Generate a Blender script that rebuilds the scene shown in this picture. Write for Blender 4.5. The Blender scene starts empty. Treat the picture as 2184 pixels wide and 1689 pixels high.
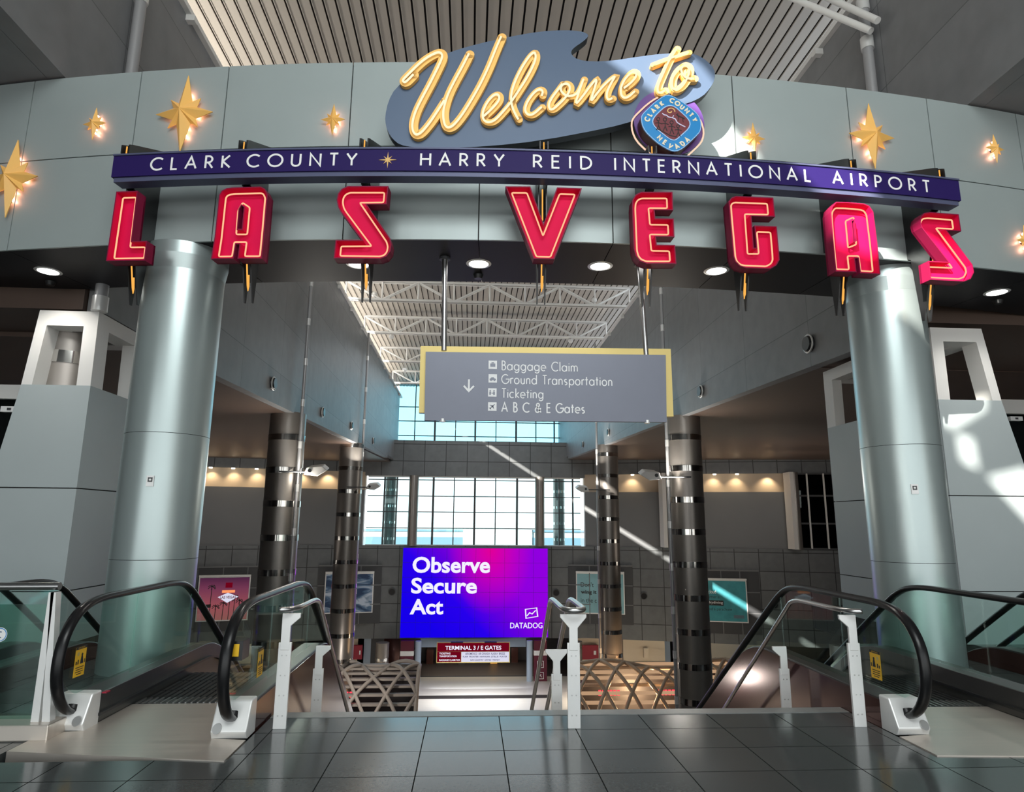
import bpy, bmesh, math, random
from mathutils import Vector, Matrix
from mathutils.geometry import tessellate_polygon
random.seed(7)
S = bpy.context.scene
C = S.collection
PI = math.pi
# ------------------------------------------------------------------ camera
IW, IH, FPX, EYE = 2184.0, 1689.0, 1380.0, 1.65
CX, CY = IW/2, IH/2
VPX, VPY, ROLL = 1003.0, 1112.0, 0.008          # vanishing point of the hall axis, camera roll
dY = Vector((VPX-CX, VPY-CY, FPX)).normalized()
kk = -FPX*FPX/(ROLL*(VPX-CX)-(VPY-CY))
dZ = Vector((ROLL*kk, -kk, FPX)).normalized()
dX = dY.cross(dZ)
if dX.x < 0: dX = -dX
EYEP = Vector((0, 0, EYE))
def toworld(v): return Vector((dX.dot(v), dY.dot(v), dZ.dot(v)))
def ray(px, py): return toworld(Vector((px-CX, py-CY, FPX)))
def atY(px, py, Y): r = ray(px, py); return EYEP + r*(Y/r.y)
def atX(px, py, X): r = ray(px, py); return EYEP + r*(X/r.x)
def atZ(px, py, Z): r = ray(px, py); return EYEP + r*((Z-EYE)/r.z)
cr, cu, cb = toworld(Vector((1,0,0))), toworld(Vector((0,-1,0))), toworld(Vector((0,0,-1)))
cd = bpy.data.cameras.new('camera'); cam = bpy.data.objects.new('camera', cd); C.objects.link(cam)
cam.matrix_world = Matrix(((cr.x,cu.x,cb.x,0),(cr.y,cu.y,cb.y,0),(cr.z,cu.z,cb.z,EYE),(0,0,0,1)))
cd.sensor_width = 36.0; cd.lens = FPX/IW*36.0; cd.clip_start = .05; cd.clip_end = 1500
S.camera = cam
# ------------------------------------------------------------------ sky, sun, exposure
S.view_settings.view_transform = 'Standard'; S.view_settings.look = 'None'
S.view_settings.exposure = 1.15; S.view_settings.gamma = 1.0; S.view_settings.use_curve_mapping = False
W = bpy.data.worlds.new('sky'); S.world = W; W.use_nodes = True
wn = W.node_tree.nodes; wl = W.node_tree.links
bg = wn['Background']
tc = wn.new('ShaderNodeTexCoord'); sx = wn.new('ShaderNodeSeparateXYZ'); rp = wn.new('ShaderNodeValToRGB')
wl.new(tc.outputs['Generated'], sx.inputs[0]); wl.new(sx.outputs['Z'], rp.inputs[0]); wl.new(rp.outputs[0], bg.inputs[0])
rp.color_ramp.elements[0].position = 0.0; rp.color_ramp.elements[0].color = (.93,.94,.92,1)
rp.color_ramp.elements[1].position = .45; rp.color_ramp.elements[1].color = (.66,.80,.88,1)
bg.inputs[1].default_value = 1.15
SUND = Vector((1.0, 1.25, -.63)).normalized()
sl = bpy.data.lights.new('sun', 'SUN'); sl.energy = 8.0; sl.color = (1,.95,.86); sl.angle = .009
so = bpy.data.objects.new('sun', sl); C.objects.link(so); so.rotation_euler = SUND.to_track_quat('-Z','Y').to_euler(); so.location = (-20,-10,30)
def area(name, loc, aim, sx_, sy_, power, col=(1,1,1), spread=PI):
    l = bpy.data.lights.new(name, 'AREA'); l.shape = 'RECTANGLE'; l.size = sx_; l.size_y = sy_; l.energy = power; l.color = col; l.spread = spread
    o = bpy.data.objects.new(name, l); C.objects.link(o); o.location = loc
    o.rotation_euler = (Vector(aim)-Vector(loc)).to_track_quat('-Z','Y').to_euler(); return o
def spot(name, loc, aim, power, col=(1,1,1), ang=1.6, blend=.6, rad=.05):
    l = bpy.data.lights.new(name, 'SPOT'); l.energy = power; l.color = col; l.spot_size = ang; l.spot_blend = blend; l.shadow_soft_size = rad
    o = bpy.data.objects.new(name, l); C.objects.link(o); o.location = loc
    o.rotation_euler = (Vector(aim)-Vector(loc)).to_track_quat('-Z','Y').to_euler(); return o
def point(name, loc, power, col=(1,1,1), rad=.03):
    l = bpy.data.lights.new(name, 'POINT'); l.energy = power; l.color = col; l.shadow_soft_size = rad
    o = bpy.data.objects.new(name, l); C.objects.link(o); o.location = loc; return o
area('lower_hall_light_left', (-9,39,-6.3), (-9,40,-9), 10, 3, 150, (1,.85,.66), 2.1); area('lower_hall_light_right', (11,39,-6.3), (11,40,-9), 10, 3, 240, (1,.82,.6), 2.1)
area('lower_hall_light_middle', (.6,40,-5.8), (.6,40.2,-9), 5, 4, 120, (1,.97,.92), 2.1)
point('kiosk_lamp', (8,31.2,-6.2), 260, (1,.66,.36), .3)
area('hall_fill', (.6,38,10.6), (.6,39,0), 10, 16, 230, (.90,.96,1.))  # added fill lamp for the far wall and columns, under a closed roof
area('front_fill', (1.2,-5.5,10.8), (1.2,7.2,5.6), 9, 5, 600, (.95,1.,.99))  # added fill lamp behind the camera, brightens the middle of the portal
area('clerestory_daylight_left', (-6.9,26,11.1), (-3.2,26,12.4), 44, .5, 400, (1,.95,.85)); area('clerestory_daylight_right', (8.3,26,11.1), (4.6,26,12.4), 44, .5, 160, (.80,.9,1.))
for p_ in ((-4.8,19.5,2.8),(-5.2,30.8,4.2),(6.2,20,2.9),(6.0,32.2,4.2)): area('column_uplight', p_, (p_[0]*.5,p_[1]-3,12), .8, .5, 60, (1,.95,.86))
area('shop_light', (.6,48.2,-6.3), (.6,48.4,-9), 7, 2, 70, (1,.82,.6)); area('shop_front_fill', (.6,43.0,-8.3), (.6,46.6,-6.3), 6, .4, 26, (.95,.97,1))  # second lamp added near the floor to brighten the blue band
area('wing_fill_left', (-14,33,3.4), (-15,44,-1.5), 9, 1.5, 65, (1,.96,.92)); area('wing_fill_right', (17,33,3.6), (18,43,-1.5), 9, 1.5, 60, (1,.95,.90))  # both lamps added as fill for the dark wing walls
area('soffit_bounce_left', (-12,30,0), (-12,33,5), 6, 3, 36, (1,.93,.85)); area('soffit_bounce_right', (14,30,0), (14,33,5), 6, 3, 55, (1,.90,.78)); point('kiosk_fill_left', (-4.8,28.0,-4.6), 70, (1,.93,.85), .25)  # added: two lamps stand in for bounce on soffits, one fills left kiosk

# ------------------------------------------------------------------ materials
MATS = {}
def nodes(m): return m.node_tree.nodes, m.node_tree.links
def mat(name, col, rough=.5, metal=0., spec=.5, noise=0., nscale=6., stretch=(1,1,1), emit=None, est=0., rnoise=0.):
    m = bpy.data.materials.new(name); m.use_nodes = True; N, L = nodes(m); b = N['Principled BSDF']
    b.inputs['Base Color'].default_value = (*col,1); b.inputs['Roughness'].default_value = rough
    b.inputs['Metallic'].default_value = metal; b.inputs['Specular IOR Level'].default_value = spec
    if noise or rnoise:
        t = N.new('ShaderNodeTexCoord'); mp = N.new('ShaderNodeMapping'); mp.inputs['Scale'].default_value = stretch
        n = N.new('ShaderNodeTexNoise'); n.inputs['Scale'].default_value = nscale; n.inputs['Detail'].default_value = 4
        L.new(t.outputs['Object'], mp.inputs[0]); L.new(mp.outputs[0], n.inputs[0])
        if noise:
            mx = N.new('ShaderNodeMix'); mx.data_type = 'RGBA'
            mx.inputs[6].default_value = (*[c*(1-noise) for c in col],1); mx.inputs[7].default_value = (*[min(1,c*(1+noise)) for c in col],1)
            L.new(n.outputs[0], mx.inputs[0]); L.new(mx.outputs[2], b.inputs['Base Color'])
        if rnoise:
            mr = N.new('ShaderNodeMapRange'); mr.inputs[3].default_value = max(.02, rough-rnoise); mr.inputs[4].default_value = rough+rnoise
            L.new(n.outputs[0], mr.inputs[0]); L.new(mr.outputs[0], b.inputs['Roughness'])
    if emit: b.inputs['Emission Color'].default_value = (*emit,1); b.inputs['Emission Strength'].default_value = est
    MATS[name] = m; return m
def gridmat(name, col, sx_, sz_, axes='XZ', line=.018, lcol=None, rough=.5, metal=0., off=(0,0), var=.06, spec=.5, offset=0., rn=0.):
    m = mat(name, col, rough, metal, spec); N, L = nodes(m); b = N['Principled BSDF']
    g = N.new('ShaderNodeNewGeometry'); s = N.new('ShaderNodeSeparateXYZ'); c = N.new('ShaderNodeCombineXYZ')
    L.new(g.outputs['Position'], s.inputs[0])
    for i, a in enumerate(axes):
        ad = N.new('ShaderNodeMath'); ad.operation = 'ADD'; ad.inputs[1].default_value = off[i]+100*(sx_ if i==0 else sz_)
        L.new(s.outputs[a], ad.inputs[0]); L.new(ad.outputs[0], c.inputs[i])
    br = N.new('ShaderNodeTexBrick'); L.new(c.outputs[0], br.inputs['Vector'])
    br.offset = offset; br.inputs['Scale'].default_value = 1; br.inputs['Brick Width'].default_value = sx_; br.inputs['Row Height'].default_value = sz_
    br.inputs['Mortar Size'].default_value = line/2; br.inputs['Mortar Smooth'].default_value = 0
    br.inputs['Color1'].default_value = (*[x*(1-var) for x in col],1); br.inputs['Color2'].default_value = (*[x*(1+var) for x in col],1)
    br.inputs['Mortar'].default_value = (*(lcol or [x*.25 for x in col]),1)
    nz = N.new('ShaderNodeTexNoise'); nz.inputs['Scale'].default_value = 40. if name == 'floor' else 2.5; nz.inputs['Detail'].default_value = 6; L.new(g.outputs['Position'], nz.inputs[0])
    mx = N.new('ShaderNodeMix'); mx.data_type = 'RGBA'; mx.blend_type = 'MULTIPLY'; mx.inputs[0].default_value = .35
    L.new(br.outputs[0], mx.inputs[6]); L.new(nz.outputs[0], mx.inputs[7]); L.new(mx.outputs[2], b.inputs['Base Color'])
    if rn:
        iv = N.new('ShaderNodeMath'); iv.operation = 'MULTIPLY_ADD'; iv.inputs[1].default_value = -spec; iv.inputs[2].default_value = spec; L.new(br.outputs['Fac'], iv.inputs[0]); L.new(iv.outputs[0], b.inputs['Specular IOR Level'])
        mr = N.new('ShaderNodeMapRange'); mr.inputs[3].default_value = rough-rn; mr.inputs[4].default_value = rough+rn
        L.new(nz.outputs[0], mr.inputs[0]); L.new(mr.outputs[0], b.inputs['Roughness'])
    return m
def glassmat(name, tint, refl=.12, rough=.02):
    m = bpy.data.materials.new(name); m.use_nodes = True; N, L = nodes(m); N.remove(N['Principled BSDF'])
    t = N.new('ShaderNodeBsdfTransparent'); t.inputs[0].default_value = (*tint,1)
    g = N.new('ShaderNodeBsdfGlossy'); g.inputs['Roughness'].default_value = rough; g.inputs[0].default_value = (.9,1,.97,1)
    f0 = N.new('ShaderNodeLayerWeight'); f0.inputs[0].default_value = .5
    f = N.new('ShaderNodeMath'); f.operation = 'POWER'; f.inputs[1].default_value = 5.; L.new(f0.outputs['Facing'], f.inputs[0])
    ml = N.new('ShaderNodeMath'); ml.operation = 'MULTIPLY_ADD'; ml.inputs[1].default_value = .40; ml.inputs[2].default_value = refl; ml.use_clamp = True
    x = N.new('ShaderNodeMixShader'); L.new(f.outputs[0], ml.inputs[0]); L.new(ml.outputs[0], x.inputs[0]); L.new(t.outputs[0], x.inputs[1]); L.new(g.outputs[0], x.inputs[2])
    L.new(x.outputs[0], N['Material Output'].inputs[0]); MATS[name] = m; return m
def emitmat(name, col, st):
    m = bpy.data.materials.new(name); m.use_nodes = True; N, L = nodes(m); N.remove(N['Principled BSDF'])
    e = N.new('ShaderNodeEmission'); e.inputs[0].default_value = (*col,1); e.inputs[1].default_value = st
    L.new(e.outputs[0], N['Material Output'].inputs[0]); MATS[name] = m; return m
mat('fascia', (.37,.425,.425), .42, .25, noise=.05, nscale=2); mat('joint', (.02,.02,.02), .8)
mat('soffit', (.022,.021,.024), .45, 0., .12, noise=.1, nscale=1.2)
mat('colmetal', (.42,.49,.49), .33, .6, noise=.04, nscale=3)
mat('bronze', (.27,.245,.225), .36, .65, noise=.06, nscale=5)
mat('bandsteel', (.55,.53,.5), .12, 1.)
mat('wallgrey', (.16,.165,.17), .5, .2, noise=.06, nscale=.8); mat('brownsoffit', (.095,.062,.048), .45, noise=.12, nscale=1.)
mat('whitesteel', (.70,.69,.67), .4); mat('pipe', (.36,.36,.37), .35, .3); mat('collar', (.75,.75,.74), .3, .4)
mat('deck', (.41,.37,.325), .6, noise=.06, nscale=2); mat('deckgap', (.012,.01,.01), .9)
mat('black', (.012,.012,.013), .35); mat('rubber', (.008,.008,.009), .30, spec=.35); mat('darkgrey', (.05,.052,.056), .5)
mat('steel', (.50,.50,.50), .3, 1.); mat('satin', (.80,.80,.79), .4, .3, noise=.05, nscale=8)
mat('plate', (.66,.60,.54), .36, .7, noise=.12, nscale=3, stretch=(.4,6,1), rnoise=.1)
mat('brownpanel', (.085,.036,.032), .12, .5, noise=.25, nscale=1.5); mat('deckdark', (.10,.098,.095), .35, .7, noise=.1, nscale=4)
mat('step', (.06,.06,.06), .4, .7); mat('gold', (.93,.53,.14), .5, .0, noise=.04, nscale=8); mat('goldlight', (.75,.47,.16), .45)
mat('boardblue', (.085,.125,.20), .42, .15); mat('boardedge', (.02,.025,.035), .4)
mat('purple', (.022,.012,.095), .5, 0, .15); mat('purpletrim', (.10,.11,.19), .4, .2, .3); mat('violet', (.12,.05,.24), .45)
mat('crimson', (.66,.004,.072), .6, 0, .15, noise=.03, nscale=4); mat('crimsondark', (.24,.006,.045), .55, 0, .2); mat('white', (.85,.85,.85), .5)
mat('badgeblue', (.0,.22,.55), .4); mat('badgeedge', (.32,.55,.85), .4); mat('maroon', (.16,.02,.03), .5); mat('darkmaroon', (.05,.006,.012), .4); mat('figure', (.015,.008,.01), .6)
mat('badgetext', (.80,.72,.55), .5); mat('lilac', (.62,.6,.8), .5)
mat('signgrey', (.15,.16,.20), .4, .4, noise=.04, nscale=5); mat('signtext', (.80,.81,.82), .45); mat('signgold', (.60,.47,.17), .4, .3)
mat('pylon', (.40,.45,.46), .5, .1, noise=.05, nscale=1.5); mat('pyloncool', (.115,.125,.15), .5, .1, noise=.05, nscale=1.5)
mat('beige', (.60,.49,.37), .6, noise=.05, nscale=1); mat('cream', (.72,.60,.45), .6); mat('red', (.32,.006,.03), .45)
mat('darkred', (.10,.004,.022), .4); mat('bluegrey', (.34,.41,.50), .5); mat('shopdark', (.03,.027,.03), .5)
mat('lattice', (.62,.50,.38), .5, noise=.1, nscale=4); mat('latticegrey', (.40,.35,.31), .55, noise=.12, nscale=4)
mat('lowerfloor', (.62,.62,.60), .18, noise=.06, nscale=1.5, stretch=(.3,4,1)); mat('yellow', (.85,.50,.02), .5); mat('ink', (.02,.02,.02), .6)
mat('nosing', (.22,.225,.22), .35, noise=.15, nscale=20); mat('button', (.55,.55,.54), .3, .8); mat('outground', (.34,.34,.33), .8, noise=.08, nscale=.3); mat('tealroof', (.085,.145,.155), .6); mat('outwall', (.40,.41,.41), .7); mat('outdark', (.10,.15,.19), .6)
mat('teal', (.05,.26,.30), .4, noise=.35, nscale=2.5); mat('tealtop', (.22,.42,.47), .4, noise=.3, nscale=1.2)
gridmat('farpanel', (.17,.18,.185), 1.49, 1.2, 'XZ', .05, off=(.3,.22), rough=.45, metal=.2)
gridmat('floor', (.085,.095,.096), .61, .465, 'XY', .008, (.02,.022,.022), rough=.15, off=(.33,-.04), spec=.6, var=.10, rn=.05)
gridmat('bulkpanel', (.25,.253,.262), 3.05, 1.55, 'YZ', .016, (.13,.135,.14), rough=.5, metal=.15, off=(0,.5))
glassmat('railglass', (.88,.96,.935), .03); glassmat('greenglass', (.62,.80,.74), .04); glassmat('window', (.82,.97,1.0), .03); glassmat('clerestory', (.58,.90,1.0), .02); glassmat('darkglass', (.2,.28,.32), .02)
emitmat('neonpink', (1.0,.47,.26), .55); emitmat('neonamber', (1.0,.47,.09), .46); emitmat('neonwhite', (1.0,.84,.56), .55); emitmat('neonbadge', (1.0,.66,.48), .5)
emitmat('bulb', (1.0,.46,.34), 12.); emitmat('downlight', (1,.97,.92), 5.); emitmat('warmlamp', (1,.86,.62), 6.); emitmat('rednneon', (1,.03,.05), 1.2); emitmat('slatglow', (1,.62,.36), .22); emitmat('dispblue', (.08,.10,.32), .35); emitmat('signwhite', (.75,.75,.92), .42); emitmat('textwhite', (.86,.84,1.0), .48)
emitmat('emred', (.42,.004,.03), .16); emitmat('emorange', (1,.30,.12), .5)
# LED wall picture
m = emitmat('ledpicture', (0,0,1), .5); N, L = nodes(m); e = N['Emission']
g = N.new('ShaderNodeTexCoord')
def ledblob(cx, cz, sx_, sz_):
    mp = N.new('ShaderNodeMapping'); mp.inputs['Location'].default_value = (-cx/sx_, 0, -cz/sz_); mp.inputs['Scale'].default_value = (1/sx_, 0, 1/sz_)
    gr = N.new('ShaderNodeTexGradient'); gr.gradient_type = 'SPHERICAL'; L.new(g.outputs['Generated'], mp.inputs[0]); L.new(mp.outputs[0], gr.inputs[0]); return gr.outputs['Fac']
base = N.new('ShaderNodeValToRGB'); sp = N.new('ShaderNodeSeparateXYZ'); L.new(g.outputs['Generated'], sp.inputs[0])
ad = N.new('ShaderNodeMath'); ad.operation = 'MULTIPLY_ADD'; ad.inputs[1].default_value = .75; L.new(sp.outputs['X'], ad.inputs[0])
a2 = N.new('ShaderNodeMath'); a2.operation = 'MULTIPLY'; a2.inputs[1].default_value = .45; L.new(sp.outputs['Z'], a2.inputs[0]); L.new(a2.outputs[0], ad.inputs[2])
L.new(ad.outputs[0], base.inputs[0]); er = base.color_ramp.elements
er[0].position = .2; er[0].color = (.008,0,.80,1); er[1].position = .82; er[1].color = (.27,0,.72,1)
er.new(.45).color = (.02,0,.82,1); er.new(.62).color = (.12,0,.70,1)
mx = N.new('ShaderNodeMix'); mx.data_type = 'RGBA'; mx.inputs[7].default_value = (.75,0,.30,1)
L.new(ledblob(.60,1.0,.30,.75), mx.inputs[0]); L.new(base.outputs[0], mx.inputs[6]); L.new(mx.outputs[2], e.inputs[0]); e.inputs[1].default_value = .46
# sunset poster
m = emitmat('sunset', (.5,.1,.2), .24); N, L = nodes(m); g = N.new('ShaderNodeTexCoord'); sp = N.new('ShaderNodeSeparateXYZ'); r = N.new('ShaderNodeValToRGB')
L.new(g.outputs['Generated'], sp.inputs[0]); L.new(sp.outputs['Z'], r.inputs[0]); L.new(r.outputs[0], N['Emission'].inputs[0])
er = r.color_ramp.elements; er[0].color = (.42,.16,.14,1); er[1].color = (.12,.03,.09,1); er.new(.35).color = (.52,.13,.16,1); er.new(.75).color = (.30,.07,.15,1)
# wave poster
m = mat('wave', (.1,.2,.35), .4); N, L = nodes(m); n = N.new('ShaderNodeTexNoise'); n.inputs['Scale'].default_value = 1.1; n.inputs['Detail'].default_value = 9; n.inputs['Distortion'].default_value = 1.2
g = N.new('ShaderNodeTexCoord'); mp = N.new('ShaderNodeMapping'); mp.inputs['Scale'].default_value = (.5,1,1.6); L.new(g.outputs['Object'], mp.inputs[0]); L.new(mp.outputs[0], n.inputs[0])
r = N.new('ShaderNodeValToRGB'); er = r.color_ramp.elements; er[0].position = .40; er[0].color = (.02,.05,.12,1); er[1].position = .60; er[1].color = (.50,.58,.70,1); er.new(.5).color = (.10,.18,.30,1)
L.new(n.outputs[0], r.inputs[0]); L.new(r.outputs[0], N['Principled BSDF'].inputs['Base Color'])
# ------------------------------------------------------------------ mesh helpers
class MB:
    def __init__(s): s.bm = bmesh.new(); s.mats = []
    def mi(s, m):
        if m not in s.mats: s.mats.append(m)
        return s.mats.index(m)
    def face(s, vs, m, smooth=False):
        try: f = s.bm.faces.new(vs); f.material_index = s.mi(m); f.smooth = smooth; return f
        except ValueError: return None
    def v(s, p): return s.bm.verts.new(p)
    def quad(s, a, b, c, d, m): s.face([s.v(p) for p in (a,b,c,d)], m)
    def hexa(s, P, m):          # 8 corners: bottom 4 then top 4
        v = [s.v(p) for p in P]
        for q in ((3,2,1,0),(4,5,6,7),(0,1,5,4),(1,2,6,5),(2,3,7,6),(3,0,4,7)): s.face([v[i] for i in q], m)
    def box(s, x0, x1, y0, y1, z0, z1, m):
        s.hexa([(x0,y0,z0),(x1,y0,z0),(x1,y1,z0),(x0,y1,z0),(x0,y0,z1),(x1,y0,z1),(x1,y1,z1),(x0,y1,z1)], m)
    def prism(s, pts, a, b, m, caps=True):  # pts list of Vectors, extrude by mapping a->b functions
        A = [s.v(a(p)) for p in pts]; B = [s.v(b(p)) for p in pts]; n = len(pts)
        for i in range(n): s.face([A[i],A[(i+1)%n],B[(i+1)%n],B[i]], m)
        if caps:
            for t in tessellate_polygon([[Vector((p[0],p[1],0)) for p in pts]]):
                s.face([A[i] for i in t], m); s.face([B[i] for i in reversed(t)], m)
    def yz(s, pts, x0, x1, m): s.prism(pts, lambda p: (x0,p[0],p[1]), lambda p: (x1,p[0],p[1]), m)
    def cyl(s, p0, p1, r0, m, r1=None, n=24, caps=True, smooth=True):
        p0, p1 = Vector(p0), Vector(p1); r1 = r0 if r1 is None else r1; d = (p1-p0).normalized()
        u = d.orthogonal().normalized(); w = d.cross(u)
        A = [s.v(p0+(u*math.cos(2*PI*i/n)+w*math.sin(2*PI*i/n))*r0) for i in range(n)]
        B = [s.v(p1+(u*math.cos(2*PI*i/n)+w*math.sin(2*PI*i/n))*r1) for i in range(n)]
        for i in range(n): s.face([A[i],A[(i+1)%n],B[(i+1)%n],B[i]], m, smooth)
        if caps: s.face([s.v(v.co) for v in A[::-1]], m); s.face([s.v(v.co) for v in B], m)
    def tube(s, pts, r, m, n=10, closed=False, flat=1.0):
        pts = [Vector(p) for p in pts]; k = len(pts); rings = []; prev = None
        for i, p in enumerate(pts):
            a = pts[(i-1)%k] if (closed or i>0) else p; b = pts[(i+1)%k] if (closed or i<k-1) else p
            d = (b-a).normalized()
            u = d.orthogonal().normalized() if prev is None else (prev-d*prev.dot(d)).normalized()
            prev = u; w = d.cross(u)
            rings.append([s.v(p+(u*math.cos(2*PI*j/n)+w*math.sin(2*PI*j/n)*flat)*r) for j in range(n)])
        for i in range(k if closed else k-1):
            A, B = rings[i], rings[(i+1)%k]
            off = 0
            if closed and i == k-1: off = min(range(n), key=lambda o: sum((A[j].co-B[(j+o)%n].co).length for j in range(n)))
            for j in range(n): s.face([A[j],A[(j+1)%n],B[(j+1+off)%n],B[(j+off)%n]], m, True)
        if not closed: s.face(rings[0][::-1], m); s.face(rings[-1], m)
    def bar(s, p0, p1, w, h, m, up=(0,0,1)):
        p0, p1 = Vector(p0), Vector(p1); d = (p1-p0).normalized(); up = Vector(up)
        sd = d.cross(up).normalized() if abs(d.dot(up)) < .99 else Vector((1,0,0)); u = sd.cross(d).normalized()
        q = [(-1,-1),(1,-1),(1,1),(-1,1)]
        s.hexa([p0+sd*a*w/2+u*b*h/2 for a,b in q]+[p1+sd*a*w/2+u*b*h/2 for a,b in q], m)
    def ribbon(s, pts, w, f, d0, d1, m, closed=False, cap=False):
        P = [Vector((p[0],p[1])) for p in pts]; P = [p for i,p in enumerate(P) if i == 0 or (p-P[i-1]).length > 1e-5]; k = len(P); Lf, Rt = [], []
        for i in range(k):
            a = P[(i-1)%k] if (closed or i>0) else None; b = P[(i+1)%k] if (closed or i<k-1) else None
            d1_ = (P[i]-a).normalized() if a is not None else None; d2_ = (b-P[i]).normalized() if b is not None else None
            t = ((d1_ or d2_)+(d2_ or d1_)); t = t.normalized() if t.length > 1e-6 else d1_
            n = Vector((-t.y,t.x)); ref = d1_ or d2_; c = max(.45, abs(Vector((-ref.y,ref.x)).dot(n)))
            Lf.append(P[i]+n*w/2/c); Rt.append(P[i]-n*w/2/c)
        T = [(s.v(f(a.x,a.y,d1)), s.v(f(b.x,b.y,d1)), s.v(f(a.x,a.y,d0)), s.v(f(b.x,b.y,d0))) for a,b in zip(Lf,Rt)]
        for i in range(k if closed else k-1):
            A, B = T[i], T[(i+1)%k]
            s.face([A[0],A[1],B[1],B[0]], m)
            if d0 != d1: s.face([A[0],B[0],B[2],A[2]], m); s.face([A[1],A[3],B[3],B[1]], m)
        if not closed and d0 != d1: s.face([T[0][0],T[0][2],T[0][3],T[0][1]], m); s.face([T[-1][0],T[-1][1],T[-1][3],T[-1][2]], m)
    def disc(s, c, r, f, d0, d1, m, n=20):
        s.plate([(c[0]+r*math.cos(2*PI*i/n), c[1]+r*math.sin(2*PI*i/n)) for i in range(n)], f, d0, d1, m)
    def plate(s, out, f, d0, d1, m, holes=(), side=None, back=False):
        loops = [list(out)]+[list(h) for h in holes]; fl = [p for l in loops for p in l]
        V1 = [s.v(f(p[0],p[1],d1)) for p in fl]
        tri = tessellate_polygon([[Vector((p[0],p[1],0)) for p in l] for l in loops])
        for t in tri: s.face([V1[i] for i in t], m)
        if d0 != d1:
            V0 = [s.v(f(p[0],p[1],d0)) for p in fl]; o = 0
            for l in loops:
                for i in range(len(l)): j = (i+1)%len(l); s.face([V1[o+i],V1[o+j],V0[o+j],V0[o+i]], side or m)
                o += len(l)
            if back:
                for t in tri: s.face([V0[i] for i in reversed(t)], side or m)
    def build(s, name, parent=None, recalc=True, bevel=0.):
        if recalc: bmesh.ops.recalc_face_normals(s.bm, faces=s.bm.faces[:])
        me = bpy.data.meshes.new(name); s.bm.to_mesh(me); s.bm.free()
        for mm in s.mats: me.materials.append(MATS[mm])
        o = bpy.data.objects.new(name, me); C.objects.link(o)
        if parent is not None:
            o.parent = parent; o.matrix_parent_inverse = Matrix.Translation(-world_loc(parent))
        if bevel:
            b = o.modifiers.new('bevel', 'BEVEL'); b.width = bevel; b.segments = 2; b.limit_method = 'ANGLE'; b.angle_limit = .7
        return o
def world_loc(o):
    v = Vector(o.location)
    return v if o.parent is None else Vector(o.matrix_parent_inverse.translation)+v+world_loc(o.parent)
def thing(name, label, cat, loc=(0,0,0), group=None):
    o = bpy.data.objects.new(name, None); C.objects.link(o); o.location = loc; o.empty_display_size = .1
    return tag(o, label, cat, group)
def tag(o, label, cat, group=None):
    o['label'] = label; o['category'] = cat
    if group: o['group'] = group
    return o
def struct(o): o['kind'] = 'structure'; return o
def part_label(o, l): o['label'] = l; return o
def copy_thing(o, delta, label, rz=0):
    c = o.copy(); C.objects.link(c); c.location = Vector(o.location)+Vector(delta); c['label'] = label
    for ch in o.children:
        k = ch.copy(); C.objects.link(k); k.parent = c
        for g2 in ch.children: q = g2.copy(); C.objects.link(q); q.parent = k
    return c
def arc(cx, cy, rx, ry, a0, a1, n=14):
    return [(cx+rx*math.cos(math.radians(a0+(a1-a0)*i/n)), cy+ry*math.sin(math.radians(a0+(a1-a0)*i/n))) for i in range(n+1)]
def smooth(pts, it=2, closed=False):
    P = [Vector(p) for p in pts]
    for _ in range(it):
        Q = []; k = len(P)
        if not closed: Q.append(P[0])
        for i in range(k if closed else k-1):
            a, b = P[i], P[(i+1)%k]; Q += [a*.75+b*.25, a*.25+b*.75]
        if not closed: Q.append(P[-1])
        P = Q
    return P
def roundc(poly, r):
    R = []; n = len(poly)
    for i in range(n):
        p, a, b = Vector(poly[i]), Vector(poly[i-1]), Vector(poly[(i+1)%n]); d1, d2 = a-p, b-p
        q1, q2 = p+d1.normalized()*min(r,d1.length*.33), p+d2.normalized()*min(r,d2.length*.33); c = (q1+q2+p*2)/4
        R += [q1,c,q2]
    return R
def offset(poly, d):            # inward for d>0 whatever the winding
    n = len(poly); A = sum(poly[i][0]*poly[(i+1)%n][1]-poly[(i+1)%n][0]*poly[i][1] for i in range(n)); sg = 1 if A > 0 else -1; R = []
    for i in range(n):
        p, a, b = Vector(poly[i]), Vector(poly[i-1]), Vector(poly[(i+1)%n])
        e1, e2 = (p-a).normalized(), (b-p).normalized(); n1, n2 = Vector((-e1.y,e1.x))*sg, Vector((-e2.y,e2.x))*sg
        m_ = n1+n2; m_ = m_.normalized() if m_.length > 1e-5 else n1
        R.append(tuple(p+m_*d/max(.42, m_.dot(n1))))
    return R
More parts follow.
